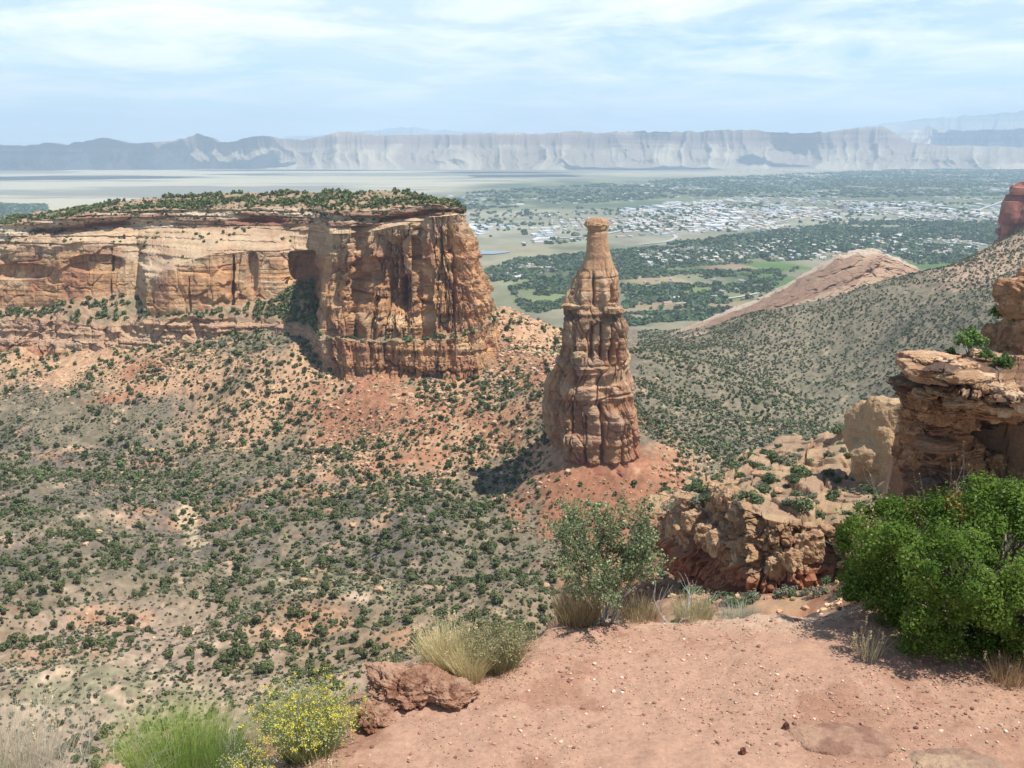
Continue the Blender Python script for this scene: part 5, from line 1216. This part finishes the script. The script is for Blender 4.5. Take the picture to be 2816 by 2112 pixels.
gc = mixc((0.298, 0.170, 0.114), (0.345, 0.210, 0.145), sst(-0.3, 0.4, fbm(XX*0.8, YY*0.8, 0, 2010, 4)))
gc = mixc(gc, (0.255, 0.130, 0.085), sst(0.1, 0.6, fbm(XX*2.1, YY*2.1, 0, 2011, 5, 0.6))*0.6)
gc = mixc(gc, (0.43, 0.305, 0.215), sst(-0.5, 0.05, dd_+0.15*fbm(XX*2, YY*2, 0, 2012))*(1-sst(0.3, 0.8, dd_))*sst(0.3, 1.2, XX)*0.8)
gc = gc*(1+0.10*fbm(XX*14, YY*14, 0, 2013, 3, 0.7)[..., None])
M_GRAV = mat_col('gravel_soil', 28, 0.22, 0.5, 55, bdist=0.012, speck=(95, 0.20, (0.24, 0.12, 0.09), 0.45))
og = link('overlook_ground', mesh_np('overlook_ground', np.stack([XX, YY, ZZg], -1).reshape(-1, 3), grid_faces(*XX.shape), M_GRAV, gc.reshape(-1, 3)))
tag(og, kind='structure')
r = RS(2100)
# gravel
peb = []
for i in range(5):
    V, F, ball, d_ = lump(3, (1, 0.8, 0.55), 2120+i, box=0.4, facet=0.3, rough=0.1); peb.append((V, F, np.zeros((len(V), 3))+1.0))
n = 62000
x = r.uniform(-2.3, 4.6, n); y = 4.6+5.2*r.rand(n)**1.0; m = sdist(x, y) < 0.15; x, y = x[m], y[m]
cl_m = fbm(x*1.2, y*1.2, 0, 2130, 3); m = r.rand(len(x)) < 0.55+0.8*cl_m; x, y = x[m], y[m]
pt = np.array([(0.36, 0.20, 0.145), (0.50, 0.34, 0.26), (0.22, 0.115, 0.09), (0.60, 0.50, 0.42), (0.30, 0.16, 0.12)])[r.choice(5, size=len(x), p=[0.44, 0.2, 0.21, 0.02, 0.13])]
ps_ = 0.0024+0.0055*r.rand(len(x))**2.5+0.016*r.rand(len(x))**22
M_PEB = mat_col('pebbles', 60, 0.2)
stuff('gravel', [merge_inst(peb, x, y, HF(x, y)+ps_*0.25, ps_, r, tint=pt)], M_PEB, 'fine reddish gravel scattered over the bare overlook ground', 'gravel')
# flat stones let into the ground
def fg(px, py, dz=0.0):
    p = on_z(px, py, GZ); p[2] = float(HF(p[0], p[1]))+dz; return p
PINK = ((0.40, 0.245, 0.185), (0.46, 0.32, 0.245), (0.27, 0.14, 0.10))
M_ROCKF = mat_col('red_sandstone', 22, 0.22, 0.7, 30, bdist=0.02)
o = rock('flat_stone', fg(845, 737, -0.03), (0.40, 0.25, 0.075), 71, ((0.29, 0.185, 0.142), (0.33, 0.22, 0.165), (0.22, 0.13, 0.10)), M_ROCKF, n=60, box=0.35, facet=0.12, rough=0.05, rz=-0.2); tag(o, 'broad flat greyish-pink stone set in the gravel, with a broken right edge', 'stone')
o = rock('flat_stone', fg(960, 762, -0.035), (0.36, 0.22, 0.08), 72, ((0.29, 0.21, 0.165), (0.38, 0.28, 0.20), (0.25, 0.165, 0.125)), M_ROCKF, n=60, box=0.35, facet=0.12, rough=0.05); tag(o, 'flat buff stone in the gravel at the bottom right corner', 'stone')
o = rock('dark_stone', fg(786, 727, 0.012), (0.024, 0.02, 0.045), 73, ((0.14, 0.07, 0.06), (0.26, 0.15, 0.12), (0.09, 0.05, 0.045)), M_ROCKF, n=16, box=0.3, facet=0.32, rough=0.15); tag(o, 'small dark pointed stone standing beside the broad flat stone', 'stone')
o = rock('dark_stone', fg(743, 752, 0.01), (0.024, 0.022, 0.035), 74, ((0.18, 0.08, 0.06), (0.24, 0.11, 0.08), (0.12, 0.06, 0.05)), M_ROCKF, n=16, box=0.3, facet=0.32, rough=0.15); tag(o, 'small dark triangular stone standing on bare gravel, nearest the bottom edge', 'stone')
o = rock('corner_stone', at(110, 782, 5.7), (0.16, 0.12, 0.09), 75, PINK, M_ROCKF, n=30, box=0.5, facet=0.25, rough=0.06); tag(o, 'pinkish stone poking up at the bottom edge, between dry twigs and green stems', 'stone')
# weathered red boulder
bp = fg(415, 706, 0.0); bld = empty('red_boulder', bp); tag(bld, 'weathered hollowed red boulder between the yellow-flowered bush and the dry grass', 'boulder')
for (px, py, dz, sz3, sd_, rz_, ti) in [(405, 694, 0.05, (0.30, 0.26, 0.19), 81, 0.3, 0.1), (446, 700, 0.02, (0.235, 0.17, 0.125), 82, -0.35, -0.1), (378, 714, 0.0, (0.16, 0.17, 0.13), 83, 0.2, 0.0)]:
    rock('rock_mass', rel(bld, fg(px, py, dz)), sz3, sd_, ((0.28, 0.160, 0.112), (0.37, 0.245, 0.18), (0.17, 0.085, 0.058)), M_ROCKF, parent=bld, n=80, box=0.35, facet=0.30, rough=0.10, beds=0.07, freq=1.3, undercut=0.22, rz=rz_, tilt=ti)

# ------------------------------------------------------------------ plants of the rim
def blades(n, R0, Hh, spread, wd, bend, rnd, c0, c1, segs=3, tip=None, up=0.2):
    an = rnd.rand(n)*6.283; rad = R0*np.sqrt(rnd.rand(n)); b = np.stack([rad*np.cos(an), rad*np.sin(an), np.zeros(n)], -1)
    a2 = an+rnd.normal(size=n)*0.7; out_ = spread*(0.15+0.85*rnd.rand(n))*(0.4+0.6*rad/R0); h = Hh*(0.55+0.45*rnd.rand(n))
    d = np.stack([np.cos(a2), np.sin(a2), 0*a2], -1); side = np.stack([-d[:, 1], d[:, 0], 0*a2], -1); tw = rnd.rand(n)[:, None]*3.14
    side = side*np.cos(tw)+d*np.sin(tw)
    V = []; ts = np.linspace(0, 1, segs+1)
    for t in ts:
        p = b + d*(out_*h*(t*(1-bend)+bend*t*t))[:, None] + np.array([0, 0, 1.0])*(h*(t-bend*0.35*t*t*out_))[:, None]
        w_ = wd*(1-0.8*t); V += [p-side*w_, p+side*w_]
    V = np.stack(V, 1); m = V.shape[1]
    F = np.concatenate([(np.arange(n)*m)[:, None]+np.array([[2*k, 2*k+1, 2*k+3, 2*k+2]]) for k in range(segs)])
    cc = mixc(c0, c1, rnd.rand(n)); cc = np.repeat(cc[:, None], m, 1)
    if tip is not None: cc[:, -4:] = np.array(tip)*(0.8+0.4*rnd.rand(n))[:, None, None]
    return V.reshape(-1, 3), F, cc.reshape(-1, 3), V[:, -1]
M_GRASS = mat_col('dry_grass', 30, 0.15, trans=0.3); M_NLEAF = mat_col('leaf', 25, 0.2, trans=0.25); M_STEM = mat_col('stem', 25, 0.2)
def plant(root, name, parts_, mat, lab=None):
    V = np.concatenate([p[0] for p in parts_]); o_ = 0; Fs = []
    for p in parts_: Fs.append(p[1]+o_); o_ += len(p[0])
    return link(name, mesh_np(name, V, np.concatenate(Fs), mat, np.concatenate([p[2] for p in parts_]), smooth=False), root)
def tubes(segs, c, rnd, k=5):
    """segs: list of (p0, p1, r0, r1)"""
    P0 = np.array([s[0] for s in segs]); P1 = np.array([s[1] for s in segs]); r0 = np.array([s[2] for s in segs]); r1 = np.array([s[3] for s in segs])
    d = P1-P0; d /= np.linalg.norm(d, axis=1, keepdims=True)+1e-9; t = np.cross(d, np.array([0.3, 0.9, 0.2])); t /= np.linalg.norm(t, axis=1, keepdims=True)+1e-9; b = np.cross(d, t)
    V = []
    for P_, rr_ in ((P0, r0), (P1, r1)):
        for a in range(k): V.append(P_+(t*math.cos(a*6.283/k)+b*math.sin(a*6.283/k))*rr_[:, None])
    V = np.stack(V, 1); n = len(segs)
    F = np.concatenate([(np.arange(n)*2*k)[:, None]+np.array([[a, (a+1) % k, k+(a+1) % k, k+a]]) for a in range(k)])
    cc = np.repeat((np.array(c)*(0.8+0.4*rnd.rand(n, 1)))[:, None], 2*k, 1)
    return V.reshape(-1, 3), F, cc.reshape(-1, 3)
def branching(rnd, start, n0, L0, rad, levels, spread, up, curl=0.25, kids=3, out_tips=None):
    segs = []; tips = []
    def grow(p, d, L_, r_, lv):
        m = 4
        for i in range(m):
            d = d + rnd.normal(size=3)*curl*0.35 + np.array([0, 0, up]); d = d/np.linalg.norm(d); q = p+d*L_/m; r2 = r_*0.84
            segs.append((p, q, r_, r2)); p = q; r_ = r2
            if lv <= 1: tips.append((p.copy(), d.copy()))
            if lv > 0 and i >= 1:
                for _ in range(kids if i == m-1 else max(1, kids-2)):
                    nd = d+rnd.normal(size=3)*spread; nd /= np.linalg.norm(nd); grow(p, nd, L_*(0.5+0.25*rnd.rand()), r_*0.65, lv-1)
    for k in range(n0):
        a = rnd.rand()*6.283; d = np.array([math.cos(a)*spread*1.1, math.sin(a)*spread*1.1, 1.0]); d /= np.linalg.norm(d)
        grow(np.array(start)+np.array([math.cos(a), math.sin(a), 0])*0.05, d, L0*(0.7+0.5*rnd.rand()), rad, levels)
    return segs, tips
# --- big green juniper bush at the right
def rooted(px, Y, zofs=0.0):
    x_ = (px-512)/FPX*Y*(0.972+0.233*4.0/Y); return np.array([x_, Y, float(HF(x_, Y))+zofs])
rj = RS(3001)
jc = at(985, 600, 7.75); jx, jy = jc[0], jc[1]; root = np.array([jx, jy, GZ-0.05])
jt = empty('juniper_bush', root); tag(jt, 'large bright green juniper bush filling the right edge of the overlook', 'bush')
ncl = 430
v = rj.normal(size=(ncl, 3)); v /= np.linalg.norm(v, axis=1, keepdims=True); v[:, 2] = np.abs(v[:, 2])*np.where(rj.rand(ncl) < 0.42, -0.75, 1)
rr0 = 0.62+0.42*rj.rand(ncl)**0.6
lumpy = 1+0.32*fbm(v[:, 0]*2.2, v[:, 1]*2.2, v[:, 2]*2.2+5, 3002, 3)
v = v/((np.abs(v)**2.9).sum(1)**(1/2.9))[:, None]
kc = v*(rr0*lumpy)[:, None]*np.array([1.0, 0.82, 0.60])+np.array([0, 0, 0.53])
kc[:, 2] = np.where(kc[:, 2] < 0.07, 0.07+0.22*rj.rand(ncl)**1.5, kc[:, 2])
kc[:, 0] += 0.10*(0.6-kc[:, 2])*-1
kr = 0.06+0.085*rj.rand(ncl); tone = rj.rand(ncl); brown = rj.rand(ncl) < 0.035
nq = 190000; ci = rj.randint(ncl, size=nq); vv = rj.normal(size=(nq, 3)); vv /= np.linalg.norm(vv, axis=1, keepdims=True)
outw = kc[ci]-np.array([0, 0, 0.5]); outw /= np.linalg.norm(outw, axis=1, keepdims=True)
Pq = kc[ci]+vv*(kr[ci]*(0.45+0.60*rj.rand(nq)**0.6))[:, None]+outw*0.02
# finer sprigs poking out
spr = rj.rand(nq) < 0.10; Pq[spr] += (outw[spr]+0.7*vv[spr])*(0.07*rj.rand(spr.sum(), 1))
Pq[:, 2] = np.maximum(Pq[:, 2], 0.01)
nn = vv*0.8+outw*0.6+rj.normal(size=(nq, 3))*0.55; nn /= np.linalg.norm(nn, axis=1, keepdims=True)
V, F = quads_at(Pq, nn, 0.0026+0.0075*rj.rand(nq)**2, rj, 1.6)
cj = mixc((0.045, 0.095, 0.015), (0.140, 0.210, 0.036), np.clip(tone[ci]*0.6+0.4*rj.rand(nq), 0, 1)); cj = np.where((brown[ci] & (rj.rand(nq) < 0.75))[:, None], np.array([0.36, 0.25, 0.07]), cj)
cj = np.where((rj.rand(nq) < 0.03)[:, None], np.array([0.25, 0.27, 0.13]), cj)
plant(jt, 'foliage', [(V, F, np.repeat(cj, 4, 0))], M_NLEAF)
sg3 = []
for i in range(0, ncl, 2):
    p0 = np.array([rj.normal()*0.08, rj.normal()*0.08, 0.05]); p2 = kc[i]; m_ = p0*0.45+p2*0.55+rj.normal(size=3)*0.06
    sg3 += [(p0, m_, 0.018, 0.010), (m_, p2, 0.010, 0.004)]
plant(jt, 'branches', [tubes(sg3, (0.22, 0.17, 0.13), rj)], M_STEM)
# --- leafy grey shrub on the rim
rs = RS(3011); sp_ = rooted(606, 8.05, -0.02); sh_ = empty('leafy_shrub', sp_); tag(sh_, 'open twiggy shrub with pale green leaves on the rim, in front of the red cone', 'shrub')
segs, tips = branching(rs, (0, 0, 0), 13, 0.52, 0.008, 2, 0.36, 0.075, 0.4, 3)
plant(sh_, 'branches', [tubes(segs, (0.36, 0.32, 0.28), rs, 4)], M_STEM)
tp = np.array([t[0] for t in tips]); td = np.array([t[1] for t in tips]); kk = rs.randint(len(tp), size=16000)
Pq = tp[kk]+rs.normal(size=(len(kk), 3))*0.018; nn = rs.normal(size=(len(kk), 3))+np.array([0, 0, 0.6]); nn /= np.linalg.norm(nn, axis=1, keepdims=True)
V, F = quads_at(Pq, nn, 0.0042+0.0045*rs.rand(len(kk)), rs, 1.4)
cq = mixc((0.095, 0.135, 0.055), (0.40, 0.43, 0.25), rs.rand(len(kk))**2.2)
plant(sh_, 'leaves', [(V, F, np.repeat(cq, 4, 0))], M_NLEAF)
# --- grasses
def grass(px, Y, n, R0, Hh, spread, c0, c1, lab, sd_, wd=0.0022, bend=0.5, name='dry_grass', zofs=0, tip=None, heads=0, cat_='grass', seeds=(0.62, 0.52, 0.32)):
    rg = RS(sd_); p = rooted(px, Y, zofs); o = empty(name, p); tag(o, lab, cat_)
    V, F, cc, tips_ = blades(n, R0, Hh, spread, wd, bend, rg, c0, c1, tip=tip)
    plant(o, 'blades', [(V, F, cc)], M_GRASS)
    if heads:
        hV, hF, hC, ht = blades(heads, R0*0.8, Hh*1.35, spread*0.7, 0.0016, 0.3, rg, seeds, seeds, tip=seeds)
        k = np.repeat(np.arange(heads), 26); f = rg.rand(len(k))[:, None]
        hp_ = ht[k]+np.array([0, 0, -0.07])*f+rg.normal(size=(len(k), 3))*0.004; nn_ = rg.normal(size=(len(k), 3)); nn_ /= np.linalg.norm(nn_, axis=1, keepdims=True)
        qV, qF = quads_at(hp_, nn_, 0.004, rg, 1.6)
        plant(o, 'seed_heads', [(hV, hF, hC), (qV, qF, np.repeat(np.zeros((len(k), 3))+np.array(seeds), 4, 0))], M_GRASS)
    return o
STRAW = ((0.56, 0.46, 0.24), (0.74, 0.64, 0.38)); TANG = ((0.30, 0.22, 0.12), (0.42, 0.33, 0.19))
grass(446, 7.15, 2000, 0.14, 0.40, 0.8, *STRAW, 'pale straw-coloured bunch grass just right of the red boulder top', 11, heads=26)
grass(470, 6.95, 700, 0.10, 0.30, 0.8, *STRAW, 'low straw grass clump between the bunch grass and the olive bush', 12)
grass(392, 7.2, 260, 0.12, 0.30, 0.6, (0.36,0.34,0.16), (0.5,0.44,0.24), 'thin dry grass rising behind the red boulder', 121, heads=8)
grass(578, 8.0, 1300, 0.17, 0.33, 0.75, *TANG, 'brown dry grass at the left foot of the leafy shrub', 13)
grass(640, 8.1, 500, 0.15, 0.20, 0.8, *TANG, 'short brown grass at the right foot of the leafy shrub', 14)
grass(694, 8.25, 700, 0.16, 0.24, 0.7, (0.42, 0.38, 0.22), (0.55, 0.48, 0.30), 'pale yellowish grass clump on the rim beside the bare dead branches', 15, heads=8)
grass(742, 8.3, 900, 0.20, 0.15, 0.9, (0.36, 0.36, 0.28), (0.50, 0.49, 0.38), 'low silvery-grey tuft on the rim below the pale outcrop', 16, wd=0.0018)
grass(1008, 6.95, 260, 0.14, 0.22, 0.7, (0.38, 0.24, 0.13), (0.5, 0.36, 0.2), 'rusty dry grass under the juniper bush at the right edge', 17, heads=4)
grass(868, 7.3, 60, 0.10, 0.26, 0.7, *STRAW, 'few dry grass stalks leaning out of the left side of the juniper bush', 18, heads=8)
grass(600, 8.3, 500, 0.3, 0.12, 0.9, *TANG, 'short withered grass along the crest in front of the leafy shrub', 181)
grass(560, 8.2, 160, 0.12, 0.16, 0.8, *STRAW, 'sparse straw grass at the left end of the rim crest', 182)
grass(325, 5.75, 60, 0.10, 0.20, 0.7, *STRAW, 'few straw stalks in front of the yellow-flowered bush', 19, wd=0.0016, heads=3)
grass(12, 5.9, 750, 0.24, 0.86, 0.55, (0.50, 0.44, 0.32), (0.66, 0.60, 0.46), 'tall bleached grass at the bottom left corner', 20, zofs=-0.1, heads=14)
grass(-25, 5.7, 500, 0.2, 0.85, 0.6, (0.42, 0.36, 0.24), (0.6, 0.52, 0.36), 'bleached grass cut by the left edge of the picture', 21, heads=6)
# green jointed-stem bush
rg = RS(3041)
p = rooted(178, 6.1, 0.0); o = empty('green_stem_bush', p); tag(o, 'bright green broom-like bush of thin upright stems at the lower left', 'bush')
V1 = blades(3300, 0.34, 0.52, 0.8, 0.0018, 0.3, rg, (0.13, 0.23, 0.04), (0.25, 0.36, 0.085), tip=(0.30, 0.38, 0.10)); plant(o, 'stems', [V1[:3]], M_NLEAF)
p = rooted(232, 6.1, 0); o = empty('green_stem_bush', p); tag(o, 'smaller green broom-like bush against the yellow-flowered bush', 'bush')
V1 = blades(900, 0.14, 0.36, 0.7, 0.0018, 0.15, rg, (0.13, 0.22, 0.04), (0.24, 0.34, 0.09)); plant(o, 'stems', [V1[:3]], M_NLEAF)
# rabbitbrushes
def rabbit(px, Y, n, R0, Hh, sprd, lab, sd_, flowers, c0, c1, zofs=0.0):
    rg = RS(sd_); p = rooted(px, Y, zofs); o = empty('rabbitbrush', p); tag(o, lab, 'bush')
    V, F, cc, tips_ = blades(n, R0, Hh, sprd, 0.0014, 0.1, rg, c0, c1); tips_ = V.reshape(n, -1, 3)[:, -1]
    V2_, F2_, cc2, t2_ = blades(int(n*0.12), R0*0.7, Hh*0.8, sprd*1.0, 0.003, 0.2, rg, (0.30, 0.25, 0.20), (0.40, 0.34, 0.27))
    k = rg.randint(n, size=n*2); Pq = V.reshape(n, -1, 3)[k, -2]*0.5+tips_[k]*0.5+rg.normal(size=(len(k), 3))*0.012; nn_ = rg.normal(size=(len(k), 3)); nn_ /= np.linalg.norm(nn_, axis=1, keepdims=True)
    lV, lF = quads_at(Pq, nn_, 0.0035, rg, 2.2); lc = mixc(c0, c1, rg.rand(len(k)))
    fl_parts = []
    if flowers:
        sel = rg.choice(n, size=flowers, replace=False); k = np.repeat(sel, 12); Pq = tips_[k]+rg.normal(size=(len(k), 3))*np.array([0.011, 0.011, 0.007])
        nn_ = rg.normal(size=(len(k), 3))+np.array([0, 0, 0.8]); nn_ /= np.linalg.norm(nn_, axis=1, keepdims=True)
        fV, fF = quads_at(Pq, nn_, 0.0042, rg); fc = mixc((0.60, 0.48, 0.04), (0.75, 0.66, 0.10), rg.rand(len(k)))
        fl_parts = [(fV, fF, np.repeat(fc, 4, 0))]
        if flowers > 100: plant(o, 'flowers', fl_parts, M_NLEAF); fl_parts = []
    plant(o, 'stems', [(V, F, cc), (V2_, F2_, cc2), (lV, lF, np.repeat(lc, 4, 0))]+fl_parts, M_NLEAF)
    return o
rabbit(308, 6.15, 2600, 0.17, 0.41, 1.0, 'yellow-flowered rabbitbrush left of the red boulder, fullest of the bushes', 31, 260, (0.22, 0.25, 0.10), (0.40, 0.42, 0.20))
rabbit(250, 5.75, 700, 0.10, 0.24, 0.7, 'small yellow-flecked rabbitbrush at the bottom edge beside grey dead twigs', 32, 60, (0.24, 0.25, 0.14), (0.38, 0.38, 0.22), -0.02)
rabbit(497, 7.15, 1600, 0.15, 0.32, 0.95, 'olive-green rabbitbrush without open flowers right of the straw grass', 33, 0, (0.20, 0.18, 0.09), (0.36, 0.33, 0.17))
# dead bushes
def dead(px, Y, L0, n0, lab, sd_, lv=2, rad=0.006, c=(0.42, 0.39, 0.36), zofs=0.0, spread=0.55, leaves=0):
    rg = RS(sd_); p = rooted(px, Y, zofs); o = empty('dead_bush', p); tag(o, lab, 'dead bush')
    sg_, tp_ = branching(rg, (0, 0, 0), n0, L0, rad, lv, spread, 0.03, 0.45, 3); plant(o, 'twigs', [tubes(sg_, c, rg, 4)], M_STEM)
    if leaves:
        tpp = np.array([t[0] for t in tp_]); k = rg.randint(len(tpp), size=leaves); nn_ = rg.normal(size=(leaves, 3)); nn_ /= np.linalg.norm(nn_, axis=1, keepdims=True)
        lV, lF = quads_at(tpp[k]+rg.normal(size=(leaves, 3))*0.01, nn_, 0.006, rg); plant(o, 'leaves', [(lV, lF, np.repeat(mixc((0.25, 0.28, 0.12), (0.4, 0.4, 0.2), rg.rand(leaves)), 4, 0))], M_NLEAF)
    return o
dead(228, 6.0, 0.20, 12, 'grey dead twiggy bush left of the yellow-flowered rabbitbrush', 41, lv=2, rad=0.003)
dead(45, 5.85, 0.52, 14, 'tangle of pale dead twigs at the bottom left', 42, lv=2, rad=0.003, c=(0.46, 0.40, 0.33))
dead(92, 5.8, 0.40, 12, 'low heap of bleached twigs right of the tall bleached grass', 43, lv=2, rad=0.003, c=(0.46, 0.40, 0.33))
dead(676, 8.2, 0.30, 5, 'bare grey dead branches on the rim right of the leafy shrub', 44, lv=1, rad=0.006, c=(0.44, 0.40, 0.38), spread=0.7)
dead(955, 10.2, 1.0, 6, 'tall nearly leafless grey shrub rising behind the juniper bush', 45, lv=2, rad=0.009, c=(0.40, 0.36, 0.32), spread=0.38, leaves=350, zofs=0.0)
dead(905, 10.4, 0.75, 4, 'bare grey twiggy shrub just left of the tall nearly leafless shrub', 46, lv=2, rad=0.006, c=(0.42, 0.37, 0.33), spread=0.5)
dead(1035, 10.0, 0.8, 4, 'bare twiggy shrub behind the juniper at the right edge', 47, lv=2, rad=0.007, c=(0.36, 0.31, 0.27), spread=0.5)
# leaning straw stalk at the lower left
rg = RS(3071); p = rooted(85, 6.2, -0.1); o = empty('grass_stalk', p); tag(o, 'single leaning straw grass stalk with a narrow seed head, lower left', 'grass')
sgs = [(np.array([0, 0, 0.0]), np.array([0.10, 0, 0.22]), 0.0025, 0.002), (np.array([0.10, 0, 0.22]), np.array([0.24, 0, 0.46]), 0.002, 0.0016)]
plant(o, 'stalk', [tubes(sgs, (0.45, 0.38, 0.2), rg, 4)], M_STEM)
f = rg.rand(160)[:, None]; Pq = np.array([0.24, 0, 0.46])+np.array([0.065, 0, 0.11])*f+rg.normal(size=(160, 3))*0.004; nn_ = rg.normal(size=(160, 3)); nn_ /= np.linalg.norm(nn_, axis=1, keepdims=True)
V, F = quads_at(Pq, nn_, 0.005, rg, 1.6); plant(o, 'seed_head', [(V, F, np.repeat(mixc((0.6, 0.5, 0.28), (0.7, 0.62, 0.4), rg.rand(160)), 4, 0))], M_GRASS)
